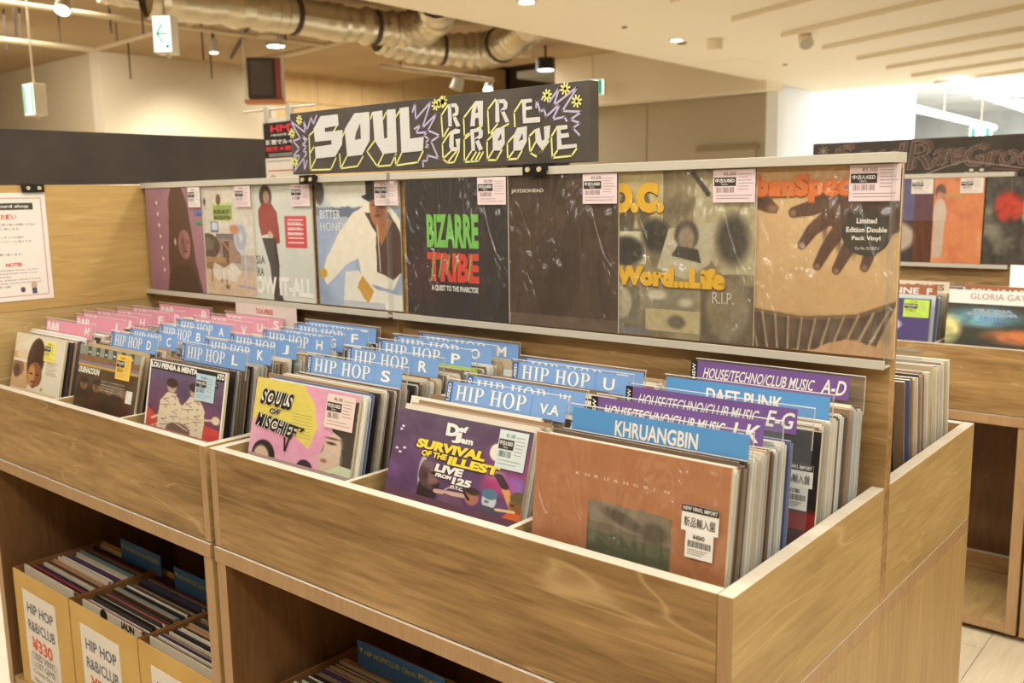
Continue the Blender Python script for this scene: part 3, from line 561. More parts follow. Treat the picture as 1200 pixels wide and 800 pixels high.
# ------------------------------------------------------------------ signs
SW=[[(130,146),(199,146),(201,118),(145,115),(145,105),(216,106),(211,70),(182,41),(102,39),(100,69),(169,72),(170,83),(102,82),(99,116)],[(263,144),(319,144),(320,121),(284,120),(266,94),(261,80),(282,81),(284,120),(320,121),(317,75),(287,41),(229,39),(224,108)],[(331,143),(367,144),(370,77),(381,78),(383,144),(414,144),(414,42),(363,40),(335,74)],[(428,145),(460,146),(461,72),(507,74),(503,42),(429,40)],[(588,142),(599,142),(599,92),(588,93)],[(597,143),(614,143),(622,133),(620,117),(604,111),(602,119),(611,123),(610,134),(596,135)],[(602,114),(611,115),(626,92),(613,90)],[(673,143),(696,142),(694,89),(682,89),(682,106),(672,106),(670,89),(656,89),(661,122)],[(732,140),(742,142),(743,93),(731,93)],[(740,141),(758,141),(767,133),(766,121),(750,113),(747,119),(756,125),(755,132),(740,134)],[(746,117),(756,118),(771,92),(760,91)],[(807,136),(834,136),(835,129),(818,128),(818,120),(834,121),(835,114),(818,113),(818,97),(856,97),(856,86),(809,86)],[(592,81),(610,87),(625,84),(623,76),(604,74),(603,46),(612,45),(611,56),(609,63),(624,64),(622,40),(611,36),(595,37),(589,48)],[(656,82),(667,83),(669,35),(658,35)],[(667,83),(688,84),(694,76),(692,63),(670,55),(669,63),(681,68),(681,76),(667,75)],[(668,60),(679,62),(693,38),(681,34)],[(732,80),(757,83),(757,46),(744,32),(722,33),(722,69)],[(793,78),(820,80),(819,48),(806,30),(781,30),(782,63)],[(842,72),(854,75),(860,47),(867,50),(866,76),(883,78),(880,52),(861,27),(843,47)],[(900,76),(927,76),(928,68),(910,67),(911,59),(930,60),(932,51),(911,50),(912,36),(950,37),(952,30),(941,29),(900,27)]]
SD=[[(284,118),(285,81),(263,79),(268,98)],[(747,70),(748,56),(736,53)],[(807,66),(809,53),(797,50)],[(678,132),(681,118),(672,117)]]
SY=[[(99,110),(78,99),(77,10),(161,9),(184,37)],[(77,10),(102,39)],[(80,55),(96,69)],[(193,117),(181,106)],[(224,102),(206,81)],[(199,47),(201,10),(267,14),(289,37)],[(201,10),(227,39)],[(335,74),(305,49),(341,11),(390,12),(410,39)],[(341,11),(365,40)],[(331,141),(323,127)],[(380,138),(369,124)],[(428,139),(413,125)],[(406,36),(408,11),(484,16),(503,41)],[(408,11),(429,39)],[(587,139),(566,119),(569,68),(588,89)],[(673,140),(636,109),(637,68),(691,88)],[(732,142),(709,122),(711,67),(737,90)],[(807,135),(785,111),(786,81)],[(711,67),(769,88)],[(590,77),(567,55),(568,20),(583,11),(603,12),(620,38)],[(568,21),(595,38)],[(583,13),(611,36)],[(656,73),(636,61),(635,11),(678,12),(693,31)],[(635,11),(658,35)],[(654,12),(672,32)],[(667,12),(683,31)],[(722,66),(705,55),(705,13),(731,12),(748,33)],[(705,13),(722,33)],[(782,62),(764,47),(764,12),(792,13),(805,29)],[(764,12),(781,29)],[(842,70),(825,58),(827,24),(847,14),(878,46)],[(827,24),(843,46)],[(847,14),(861,27)],[(900,73),(885,55),(887,11),(937,13),(950,27)],[(887,11),(901,26)]]
SL=[[(113,149),(97,126),(91,147),(71,114),(56,142),(63,108),(2,141),(40,94),(8,89),(34,68),(4,48),(34,50),(3,6),(51,43),(51,9),(64,35)],[(69,89),(47,101),(63,83),(45,78),(65,72),(49,60),(66,56),(51,43)],[(471,133),(481,153),(481,116),(533,152),(502,94),(552,125),(521,88),(559,74),(530,62),(553,22),(516,31),(516,19),(500,18),(502,5)],[(476,94),(497,102),(480,84),(519,84),(507,77),(523,68),(511,59),(524,51),(511,50)],[(845,117),(847,133),(856,106),(866,113),(871,96),(909,120),(888,89),(919,93),(925,84)],[(860,132),(876,148),(877,122),(907,153),(892,118),(953,150),(914,105),(963,100),(934,86),(959,78),(941,69),(957,54)]]
SS=[(40,142),(6,109),(12,34),(549,144),(569,148),(875,139),(922,149),(951,122),(573,150)]
sg = thing('chalkboard_sign', 'black chalkboard sign reading SOUL RARE GROOVE, clipped on the top rail', 'sign', (-1590, 545, 577))
bevel(part('board', B(-1590, -606, 545, 575, 577, 738), M_['boardf'], sg), .8)
m = MB(); tr = lambda p: [(a, b) for a, b in p]
for p in SL: m.line(p, 4.5, -.5, (190, 176, 206))
for p in SY: m.line(p, 4.2, -.9, (226, 222, 140))
for p in SW: m.poly(p, -1.3, (208, 204, 198))
for p in SD: m.poly(p, -1.6, (84, 76, 68))
for p in SS: m.star(p[0], p[1], 12, -1.1, (232, 226, 130), 4)
part('chalk_drawing', m, M_['chalk'], sg, local=True)
bb = thing('blackboard_panel', 'long blank blackboard panel standing on the wooden end board', 'sign', (-2420, 450, 568))
bevel(part('board', B(-2432, -2404, -190, 1037, 568, 729), M_['board'], bb), .8)
def clip(x, y, z, label, yaw=0, w=52):
    c = thing('black_clip', label, 'clip', (x, y, z), (0, 0, yaw), 'black clips holding the sign boards')
    bevel(part('jaw', MB().box(-w/2, w/2, -22, 22, -6, 6), M_['black'], c, local=True), 2)
    part('front_plate', MB().box(-w/2, w/2, -26, -22, -16, 8), M_['black'], c, local=True)
    for s in (-.25, .25): part('screw', MB().cyl((w*s, -26, -4), (w*s, -30, -4), 5.5, 10, (90, 84, 78)), M_['metal'], c, local=True)
clip(-1512, 556, 566, 'black plastic clip on the top rail below the letters SO', w=66)
clip(-742, 556, 569, 'black plastic clip on the top rail below the word GROOVE', w=62)
clip(-2412, 198, 561, 'black plastic clip above the paper notice on the end board', math.pi/2, w=64)

nt_ = thing('paper_notice', 'white paper notice with red frame hanging on the wooden end board', 'notice', (-2396, 60, 226), (0, 0, math.pi/2))
part('sheet', B(-36, 172, -1.5, -.5, 0, 318, (236, 226, 216)), M_['ink'], nt_, local=True)
m = MB(); yy = -1.9
for p in (([(-24, 14), (158, 14), (158, 302), (-24, 302), (-24, 14)]),): m.line(p, 2, yy, (206, 110, 110))
m.rect(-20, 268, 154, 20, yy, (70, 66, 54)); m.text('record shop', 18, 272, 104, 11, yy-.3, WH, bold=.02); m.text('お願い', 40, 240, 44, 15, yy, (206, 70, 60), bold=.02)
for i, t in enumerate(('商品を手荒に取り扱いお願いするよ', '丁寧にお願い致します。', '', '客様は、ジャケットの底が', '抜けますのでストンと落とさず', '下さい。', '', 'ご協力お願い致します。', 'します。')):
    if t: m.text(t, -14, 222-i*12.5, min(150, 9.6*len(t)), 6.5, yy, (96, 90, 92))
m.text('NOTES', 42, 102, 46, 11, yy, (206, 80, 60), bold=.04)
for i, t in enumerate(('bring intended items to the', 'please hand them over to a', 'staff nearby.', 'records, please refrain from', 'as this may cause the bottom', 'to fall off.')): m.text(t, -14, 88-i*9.5, 5.4*len(t), 6, yy, (100, 94, 96))
m.ell(84, 32, 7, 8, yy, (90, 70, 84)); m.rect(110, 18, 14, 18, yy, (80, 84, 110)); m.ell(117, 44, 9, 9, yy, (206, 170, 140))
part('printing', m, M_['ink'], nt_, local=True)

tf = thing('tax_free_strip', 'pale pink strip reading TAX-FREE stuck under the left display rack', 'sign', (-1880, 532, 153))
part('strip', B(-1880, -1590, 530.5, 532.5, 153, 213, (226, 206, 196)), M_['ink'], tf)
part('printing', MB().text('TAX-FREE', 100, 34, 84, 15, -2, (206, 84, 80), bold=.02), M_['ink'], tf, local=True)

po = thing('poster_stand', 'poster on a rod stand with black heading, behind the end of the chalkboard sign', 'poster stand', (-2600, 1250, FL))
part('pole', MB().cyl((-2560, 1262, FL+20), (-2560, 1262, 862), 9), M_['rail'], po); part('foot', MB().cyl((-2560, 1262, FL), (-2560, 1262, FL+20), 160, 24), M_['rail'], po)
part('cross_rod', MB().cyl((-2840, 1256, 866), (-2380, 1256, 862), 5), M_['rail'], po)
for x in (-2692, -2548): part('hanging_clip', B(x, x+26, 1244, 1264, 815, 874), M_['rail'], po)
pf = part('poster_sheet', B(-2715, -2415, 1247, 1252, 420, 828, (226, 218, 204)), M_['ink'], po)
m = MB(); X0 = -115; m.rect(X0+12, 1642, 278, 138, -5.5+2, (38, 30, 28))
m.text('HMV', X0+60, 1742, 180, 28, -4, (222, 60, 74), bold=.04); m.text('record shop', X0+62, 1724, 176, 13, -4, WH, bold=.02)
m.text('新宿マルイ本館', X0+24, 1694, 250, 20, -4, WH, bold=.03); m.text('限定★開催中', X0+24, 1668, 250, 20, -4, (214, 60, 66), bold=.03)
for i in range(2): m.rect(X0+40, 1656-i*7, 220, 2.5, -4, (200, 196, 190))
m.rect(X0+20, 1628, 160, 4, -4, (160, 150, 140)); m.rect(X0+30, 1590, 240, 5, -4, (206, 110, 100)); m.ell(X0+60, 1560, 22, 18, -4, (206, 170, 140)); m.ell(X0+120, 1550, 18, 16, -4, (190, 120, 100)); m.rect(X0+26, 1420, 240, 110, -4, (222, 206, 190))
part('printing', m, M_['ink'], po, local=True)

bs = thing('chalkboard_sign', 'black chalkboard sign with curly chalk lettering, across the aisle at right', 'sign', (-1075, 2820, 528))
part('board', B(-1075, 325, 2810, 2834, 528, 702), M_['board'], bs)
m = MB()
ch = (150, 134, 116); cp = (130, 88, 80)
m.star(45, 142, 22, -11.6, ch, 3)
for t, x, z, w_, h_ in (('Soul', 95, 80, 270, 84), ('R', 390, 60, 90, 108), ('are', 480, 74, 100, 58), ('Groove', 590, 66, 340, 76)):
    for k in range(3): m.outline(t, x+k*7-7, z+k*3-4, w_, h_, -11-.2*k, [ch, cp, (120, 108, 96)][k], 2.6, 1.5, .15)
m.line([(340, 30), (420, 26), (520, 62), (600, 84), (700, 66), (800, 50), (980, 50)], 4, -12.2, ch)
for k in range(4): m.ell(600+k*18, 36+(k % 2)*12, 8, 6, -12.2, (200, 190, 176))
m.line([(680, 40), (760, 30)], 6, -12.2, cp); m.line([(690, 52), (780, 44)], 4, -12.2, cp)
part('chalk_lettering', m, M_['chalk'], bs, local=True)

# ------------------------------------------------------------------ rack records
def rk(label, x, w, y, art, title, film='film', lab=(232, 208, 208), lw=84, price='¥3,300', sx=None):
    r = record('vinyl_record', label, (x, y, 229), .3, w, 324, art, film, title, 4, group='records facing out in the display rack')
    if lab: price_label(r, (w-lw-1) if sx is None else sx, 324-61, lw, 60, lab, price, y=-4.4)
    return r
def t_tribe(m):
    m.text('BIZARRE', 72, 164, 166, 78, -1.2, (120, 196, 84), bold=.045); m.text('TRIBE', 72, 84, 166, 68, -1.2, (216, 66, 52), bold=.05)
    for i, x in enumerate((84, 110, 134, 162, 204)): m.line([(x, 86+8*i % 30), (x+12, 148)], 4, -1.5, (120, 180, 84))
    m.text('A QUEST TO THE PHARCYDE', 84, 60, 150, 15, -1.2, WH, bold=.03)
def t_jay(m): m.text('JAYDIOHEAD', 42, 286, 90, 10, -1.2, (222, 214, 200), bold=.03)
def t_word(m):
    y_ = (232, 180, 40)
    for dz, c, q in ((-3, (120, 80, 20), 0), (0, y_, -.4)):
        m.text('O.C.', -24+27, 244+dz, 128, 60, -1.2+q, c, bold=.09); m.text('Word...Life', 20, 100+dz, 245, 40, -1.2+q, c, bold=.08)
    m.text('R.I.P.', 238, 74, 44, 22, -1.2, (206, 200, 180))
def t_urban(m):
    for dz, c, q in ((-3, (150, 80, 30), 0), (0, (226, 120, 52), -.4)): m.text('UrbanSpec', 6, 262+dz, 236, 50, -1.2+q, c, bold=.07)
    m.ell(268, 212, 42, 40, -1.2, (62, 54, 44), n=32)
    for i, t in enumerate(('Limited', 'Edition Double', 'Pack Vinyl')): m.text(t, 268-[17, 34, 24][i], 226-i*15, [34, 68, 48][i], 9, -1.6, WH, bold=.03)
    m.text('Cat No. 012 027-1', 250, 182, 40, 5, -1.6, WH)
def t_red(m):
    m.text('OW IT-ALL', 48, 14, 266, 52, -1.2, (236, 232, 224), bold=.05); m.text('SSIA', 44, 100, 56, 24, -1.2, (90, 84, 80)); m.text('+RA', 46, 66, 46, 24, -1.2, (90, 84, 80))
    for i, t in enumerate(('INCLUDES THE HIT', 'SCARS TO YOUR', 'BEAUTIFUL')): m.text(t, 214, 212-i*14, 60, 8, -1.2, WH, bold=.03)
def t_bitter(m): m.text('BITTER', 16, 230, 84, 22, -1.2, WH); m.text('HONEY', 16, 198, 106, 22, -1.2, (222, 220, 214))
def t_room(m): m.text('MUSEUM OF', 124, 243, 84, 13, -1.2, (84, 100, 60), bold=.03); m.text('IMAGINATION', 126, 225, 84, 13, -1.2, (84, 100, 60), bold=.03)
def t_hair(m): m.text('RSD', 300, 238, 20, 7, -1.2, (60, 70, 110)); m.text('NEW', 300, 209, 20, 7, -1.2, (60, 100, 70))
N1 = 128
rk('dark record with green and red block lettering, in right rack section', -1152, 325, 541, art_tribe(N1), t_tribe, 'film')
rk('dark brown record in crinkled film, second in the right rack section', -861, 322, 545.5, art_brown(N1), t_jay, 'film')
rk('record with sepia photo collage and thick yellow lettering, right rack section', -567, 322, 550.5, art_collage(N1), t_word, 'film')
rk('record showing hands on a drum under orange lettering, at the right rack end', -315, 322, 555.5, art_drum(N1), t_urban, 'film')
rk('mauve record with tall dark hairdo, next to the wooden end board', -2372, 328, 541, art_hair(N1), t_hair, 'film2', lab=(232, 222, 216), lw=66, sx=261)
rk('record with pale room and standing fan, second in the left rack', -2113, 322, 545.5, art_room(N1), t_room, 'film2', lw=76)
rk('pale grey record with standing figure in red shirt, left rack', -1848, 322, 550.5, art_redshirt(N1), t_red, 'film2', lw=82)
rk('record with seated person in white suit on blue, right end of left rack', -1513, 326, 555.5, art_suit(N1), t_bitter, 'film2', lw=86)
for lab, x, a in (('orange record with standing trumpet player in the rack across the aisle', -640, art_trumpet(72)), ('dark abstract record with red spot in the rack across the aisle', -388, art_abstract(72)), ('partly hidden violet and dark record across the aisle, left of orange one', -890, art_blue(72))):
    r = record('vinyl_record', lab, (x, 2750, 229), 1, 246 if x == -640 else 320, 320, a, 'film2', None, 4)
    price_label(r, (246 if x == -640 else 320)-84, 262, 80, 56, (230, 218, 206), y=-2.2)

# ------------------------------------------------------------------ front records
FB = -172
def ft(label, xl, xr, yb, lean, h, art, title, film='gloss', edge=(206, 190, 160), rotz=0):
    return record('vinyl_record', label, (xl, yb, FB), lean, xr-xl, h, art, film, title, 5, edge, 'front records of the island bins', rotz, vis=h-160/math.cos(math.radians(lean)))
def t_terra(m):
    for i, c in enumerate('KHRUANGBIN'): m.text(c, 78+i*17, 213, 8 if c != 'I' else 1.5, 9, -1.2, (240, 206, 176), bold=.02)
def t_concert(m):
    m.text('D', 128, 244, 30, 48, -1.6, WH, bold=.06); m.text('ef', 156, 266, 22, 24, -1.6, WH, bold=.05); m.text('J', 144, 222, 22, 42, -1.6, WH, bold=.06); m.text('am', 166, 226, 28, 18, -1.6, WH, bold=.05)
    ye = (240, 216, 66)
    for d, c, q in ((-3, (60, 34, 40), 0), (0, ye, -.5)):
        m.text('SURVIVAL', 61+d, 177+d, 164, 36, -1.4+q, c, bold=.06, lean=.1); m.text('OF THE', 77+d, 150+d, 62, 23, -1.4+q, c, bold=.05, lean=.1); m.text('ILLEST', 143+d, 138+d, 118, 33, -1.4+q, c, bold=.06, lean=.1)
        m.text('LIVE', 116+d, 103+d, 66, 30, -1.4+q, c if d else WH, bold=.06, lean=.1); m.text('FROM', 120+d, 84+d, 38, 15, -1.4+q, c if d else WH, bold=.06, lean=.1); m.text('125', 161+d, 72+d, 44, 27, -1.4+q, c if d else WH, bold=.06, lean=.1)
    m.text('D.T.C.', 161, 55, 30, 12, -1.9, WH, bold=.05)
def t_graf(m):
    for q, c, bd in ((0, (26, 22, 22), .17), (-.5, (240, 236, 224), .11), (-1, (26, 22, 22), .03)):
        m.text('SOULS', 20, 208, 104, 66, -1.3+q, c, bold=bd, lean=.14, slope=-.04); m.text('OF', 56, 176, 34, 22, -1.3+q, c, bold=bd, lean=.1)
        m.text('MISCHIEF', 14, 116, 134, 56, -1.3+q, c, bold=bd, lean=.16, slope=-.18)
    m.line([(118, 92), (124, 40), (136, 110)], 5, -2.4, (26, 22, 22)); m.line([(134, 148), (176, 142), (166, 130)], 6, -2.4, (26, 22, 22))
def t_duo(m): m.text('LOU PIENSA & MENTA', 8, 279, 200, 27, -1.3, WH, bold=.06); m.text('ATO', 284, 279, 30, 27, -1.3, WH, bold=.06); m.rect(230, 238, 62, 22, -1.3, (60, 52, 50)); m.text('MUSIC VARIETY', 234, 244, 54, 10, -1.6, WH, bold=.02)
def t_crew(m): m.text('DUSHACOON', 8, 168, 112, 34, -1.3, (232, 226, 210), bold=.06, lean=.1)
r = ft('terracotta record with inset landscape, first in the right-hand bin column', -366, -36, 28, 6, 324, art_terra(150), t_terra, 'film')
import_label(r, 262, 206, y=-4.4)
r = ft('purple concert record with yellow lettering, first in its bin column', -736, -416, 25, 17, 314, art_concert(150), t_concert)
price_label(r, 250, 246, 62, 64, (206, 218, 216), '¥1,100', y=-2.4)
r = ft('pink and yellow record with graffiti lettering, first in its bin column', -1150, -822, 25, 13, 322, art_graffiti(150), t_graf)
price_label(r, 236, 250, 84, 66, (232, 208, 198), '¥4,180', y=-2.8)
r = ft('record with white line drawing of two players under a black banner', -1568, -1246, 25, 11, 318, art_duo(150), t_duo)
price_label(r, 206, 246, 76, 60, (178, 206, 222), '¥1,650', y=-2.2)
r = ft('brown record with group photo and orange sticker in the left bin', -1950, -1634, 26, 13, 320, art_crew(110), t_crew)
price_label(r, 204, 250, 72, 62, (238, 196, 84), '¥2,200', y=-2.2)
r = ft('cream record with portrait and yellow sticker, leftmost in the bins', -2346, -2032, 25, 13, 320, art_first(110), None)
price_label(r, 194, 254, 66, 56, (242, 232, 110), '¥1,980', y=-1.6)
r = ft('black record with white import label, behind the large purple divider', -350, -24, 296, 7, 318, art_black(90), None)
import_label(r, 262, 206, y=-1.6, price='¥3780')

# ------------------------------------------------------------------ divider cards
def serif(m, t, x, z, w, h, y, col):
    """condensed roman capitals"""
    adv = {'H': 1.0, 'I': .52, 'P': .84, 'O': 1.0, ' ': .42}
    tot = sum(adv[c] for c in t); u = w/tot; px = x
    R = lambda a, b, c_, d: m.rect(px+a*u, z+b*h, (c_-a)*u, (d-b)*h, y, col)
    def ring(cx, cz, rx, rz, ix, iz, a0, a1, n=14):
        for i in range(n):
            p = a0+(a1-a0)*i/n; q = a0+(a1-a0)*(i+1)/n
            m.poly([(px+(cx+rx*math.cos(p))*u, z+(cz+rz*math.sin(p))*h), (px+(cx+rx*math.cos(q))*u, z+(cz+rz*math.sin(q))*h), (px+(cx+ix*math.cos(q))*u, z+(cz+iz*math.sin(q))*h), (px+(cx+ix*math.cos(p))*u, z+(cz+iz*math.sin(p))*h)], y, col)
    for c in t:
        if c == 'H':
            for s in (.14, .66): R(s, 0, s+.17, 1); R(s-.1, 0, s+.27, .06); R(s-.1, .94, s+.27, 1)
            R(.3, .47, .68, .54)
        elif c == 'I': R(.16, 0, .34, 1); R(.06, 0, .44, .06); R(.06, .94, .44, 1)
        elif c == 'P': R(.14, 0, .31, 1); R(.04, 0, .41, .06); R(.04, .94, .41, 1); R(.3, .94, .44, 1); R(.3, .44, .44, .5); ring(.42, .72, .34, .28, .17, .22, -math.pi/2, math.pi/2)
        elif c == 'O': ring(.48, .5, .43, .52, .25, .45, 0, 2*math.pi, 24)
        px += adv[c]*u
CUTS = []
BLUE = (122, 160, 212); PINK = (226, 150, 170); PUR = (120, 84, 150); LBL = (86, 150, 208)
#          x range        y, lean at the front    y, lean at the back
COLS = {'c3a': (-388, -26, 33, 8, 216, 5.5), 'c3b': (-388, -26, 304, 7, 520, 4), 'c2': (-782, -402, 34, 17, 500, 6.5), 'c1': (-1178, -796, 34, 13, 508, 5),
        'l3': (-1615, -1240, 34, 11, 500, 6.5), 'l2': (-1970, -1635, 36, 14, 500, 6.5), 'l1': (-2394, -2000, 35, 13, 500, 6.5)}
def column_of(x, yt): return 'c3a' if x > -400 and yt < 260 else 'c3b' if x > -400 else 'c2' if x > -790 else 'c1' if x > -1200 else 'l3' if x > -1600 else 'l2' if x > -1980 else 'l1'
def settle(x, yt, H):
    """base position and lean of a card whose top stands at yt"""
    a = COLS[column_of(x, yt)]; best = None
    for i in range(-60, 161):
        u = i/100; y = a[2]+(a[4]-a[2])*u; l = a[3]+(a[5]-a[3])*min(1, max(0, u)); e = abs(y+H*math.sin(math.radians(l))-yt)
        if best is None or e < best[0]: best = (e, y, l)
    return best[1], best[2]
def divider(xl, w, yt, kind, letter, label, zt=181, rotz=0):
    x1c = COLS[column_of(xl, yt)][1]; w = min(w, x1c-6-xl)
    if letter == 'A-D': zt = 194
    col = {'hip': BLUE, 'rb': PINK, 'club': PUR, 'name': LBL}[kind]
    plw = w+{'hip': 16, 'rb': 12, 'club': 30, 'name': 6}[kind]; plw = min(plw, x1c-xl-1); H = zt-FB+2; yb, lean = settle(xl, yt, H); CUTS.append((column_of(xl, yt), yb, {'hip': 'HIP HOP '+(letter if letter not in 'WO' else 'hidden'), 'rb': 'pink R&B', 'club': 'purple '+letter, 'name': 'light blue name'}[kind]))
    t = thing('divider_card', label, 'divider', (xl, yb, FB), (-math.radians(lean), 0, rotz), 'divider cards standing in the island bins')
    part('clear_plate', MB().rect(-4, 0, plw+4, H+5, 0, WH), M_['acr'], t, local=True); part('plate_edge', MB().box(-4, plw, -.6, .8, H+4.2, H+5.4, (236, 234, 228)).box(plw-1, plw, -.6, .8, H-60, H+4, (190, 186, 176)), M_['ink'], t, local=True)
    lh = 40 if kind != 'name' else 46; z0 = H-lh; y = -.6
    part('label_strip', B(0, w, -.8, -.2, z0, H, col), M_['ink'], t, local=True)
    m = MB(); y = -1.2
    if kind == 'hip':
        m.rect(0, z0, 15, lh, y, (70, 96, 150)); usd(m, 'USED', 4, z0+4, 7, lh-8, y-.3, WH)
        serif(m, 'HIP HOP', 24, z0+7, w*.66-14, lh-12, y, WH); m.rect(w*.73, z0, .8, lh, y, (90, 130, 190))
        m.text(letter, w*.80, z0+9, w*(.09 if len(letter) == 1 else .15), lh-17 if len(letter) == 1 else lh-22, y, WH, bold=.02)
    elif kind == 'rb':
        m.rect(0, z0, 4, lh, y, (110, 84, 90)); m.text('R&B', 14, z0+9, w*.26, lh-16, y, WH, bold=.04)
        if letter: m.text(letter, w*.85, z0+9, w*.09, lh-16, y, WH, bold=.02)
    elif kind == 'club':
        m.rect(-14, z0, 14, lh, y+.3, BK); usd(m, 'NEW', -10.5, z0+5, 7, lh-10, y-.3, WH)
        m.text('HOUSE/TECHNO/CLUB MUSIC', 12, z0+9, w*.74, lh-20, y, WH, bold=.012, lean=.2); m.text(letter, w*.83, z0+7, w*.145, lh-14, y, WH, bold=.02, lean=.2)
    else: m.text(letter, w*.27, z0+12, w*.47, lh-22, y, WH, bold=.025)
    part('printing', m, M_['ink'], t, local=True)
    return t
def usd(m, t, x, z, w, h, y, col):
    v, f = glyphs(t, .02); m.add([(x+w-b*w, y, z+a*h) for a, b in v], f, col)
TABS = [
 (-345, 302, 128, 'name', 'KHRUANGBIN', 'light blue artist name card right behind the terracotta record'),
 (-352, 292, 208, 'club', 'I-K', 'purple card ending in -K, just behind the light blue name card'),
 (-352, 298, 312, 'club', 'E-G', 'purple HOUSE/TECHNO/CLUB MUSIC card ending in E-G'),
 (-348, 303, 418, 'name', 'DAFT PUNK', 'light blue name card between the purple E-G and A-D cards'),
 (-344, 290, 526, 'club', 'A-D', 'purple HOUSE/TECHNO/CLUB MUSIC card ending in A-D, rearmost'),
 (-688, 288, 200, 'hip', 'V.A', 'blue HIP HOP V.A card behind the purple concert record'),
 (-685, 300, 250, 'hip', 'W', 'blue HIP HOP card just behind the V.A card'),
 (-693, 280, 396, 'hip', 'U', 'blue HIP HOP U card in the second bin column from the right'),
 (-704, 300, 437, 'hip', 'T', 'blue HIP HOP T card just behind the U card'),
 (-1119, 298, 208, 'hip', 'S', 'blue HIP HOP S card behind the graffiti record'),
 (-1119, 290, 318, 'hip', 'R', 'blue HIP HOP R card behind the S card'),
 (-1130, 300, 418, 'hip', 'P', 'blue HIP HOP P card behind the R card'),
 (-1150, 318, 486, 'hip', 'O', 'blue HIP HOP card mostly hidden behind the P card'),
 (-1120, 318, 545, 'hip', 'M', 'blue HIP HOP M card, rearmost in its column at the rack'),
 (-1508, 280, 138, 'hip', 'L', 'blue HIP HOP L card behind the line drawing record'),
 (-1521, 272, 205, 'hip', 'K', 'blue HIP HOP K card behind the L card'),
 (-1533, 272, 285, 'hip', 'J', 'blue HIP HOP J card behind the K card'),
 (-1519, 276, 372, 'hip', 'H', 'blue HIP HOP H card behind the J card'),
 (-1500, 276, 412, 'hip', 'G', 'blue HIP HOP G card just behind the H card'),
 (-1541, 300, 487, 'hip', 'F', 'blue HIP HOP F card behind the G card'),
 (-1562, 290, 540, 'hip', 'E', 'blue HIP HOP E card, rearmost under the left display rack'),
 (-1875, 290, 145, 'hip', 'D', 'blue HIP HOP D card behind the brown group record'),
 (-1880, 276, 200, 'hip', 'C', 'blue HIP HOP C card behind the D card'),
 (-1875, 276, 285, 'hip', 'B', 'blue HIP HOP B card behind the C card'),
 (-1930, 270, 368, 'hip', 'A', 'blue HIP HOP A card, first before the pink cards'),
 (-1925, 290, 420, 'rb', 'V', 'pink R&B card just behind the blue A card'),
 (-1918, 290, 470, 'rb', 'U', 'pink R&B U card behind the blue A card'),
 (-1925, 300, 525, 'rb', 'S', 'pink R&B S card, below the TAX-FREE strip'),
 (-2305, 290, 166, 'rb', 'M', 'pink R&B M card behind the cream portrait record'),
 (-2300, 300, 250, 'rb', 'L', 'pink R&B card second behind the cream portrait record'),
 (-2362, 320, 300, 'rb', 'J', 'pink R&B card third behind the cream portrait record'),
 (-2362, 320, 345, 'rb', 'H', 'pink R&B card fourth behind the cream portrait record'),
 (-2340, 300, 400, 'rb', 'F', 'pink R&B card fifth behind the cream portrait record'),
 (-2330, 300, 448, 'rb', 'D', 'pink R&B card next to last in the leftmost column'),
 (-2333, 300, 540, 'rb', 'B', 'pink R&B card, rearmost in the leftmost column'),
]
for t in TABS: divider(*t)
# ------------------------------------------------------------------ packed records
SC = [(226, 216, 196), (206, 190, 160), (232, 226, 212), (150, 120, 88), (96, 76, 60), (56, 46, 42), (190, 160, 116), (214, 206, 190), (172, 176, 168), (120, 96, 70), (236, 230, 214), (84, 96, 140), (176, 150, 130), (202, 210, 214), (160, 190, 90), (190, 84, 70)]
SWT = [6, 7, 5, 6, 6, 6, 6, 6, 4, 7, 5, 1.6, 4, 3, .9, 1]
_proto = {}
def packed_mesh(ci, th, h, w=315):
    key = (ci, th, h, w)
    if key not in _proto:
        c = SC[ci]; t = tuple(int(.45*v+.55*q) for v, q in zip(c, (244, 234, 214)))  # sleeve tops paler: plastic highlights painted into the colour
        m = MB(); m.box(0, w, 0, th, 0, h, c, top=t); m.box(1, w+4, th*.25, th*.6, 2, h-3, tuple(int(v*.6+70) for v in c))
        me = m.mesh('packed_sleeve', M_['slv']); _proto[key] = me
    return _proto[key]
CW = ['cream', 'tan', 'white', 'brown', 'dark brown', 'near-black', 'ochre', 'pale beige', 'grey', 'mid brown', 'ivory', 'blue', 'dusty pink', 'pale blue', 'lime green', 'red']
def lit_top(c): return tuple(int(.18*v+.82*q) for v, q in zip(c, (255, 250, 240)))  # pale sleeve mouths, whitened further by painted overhead light
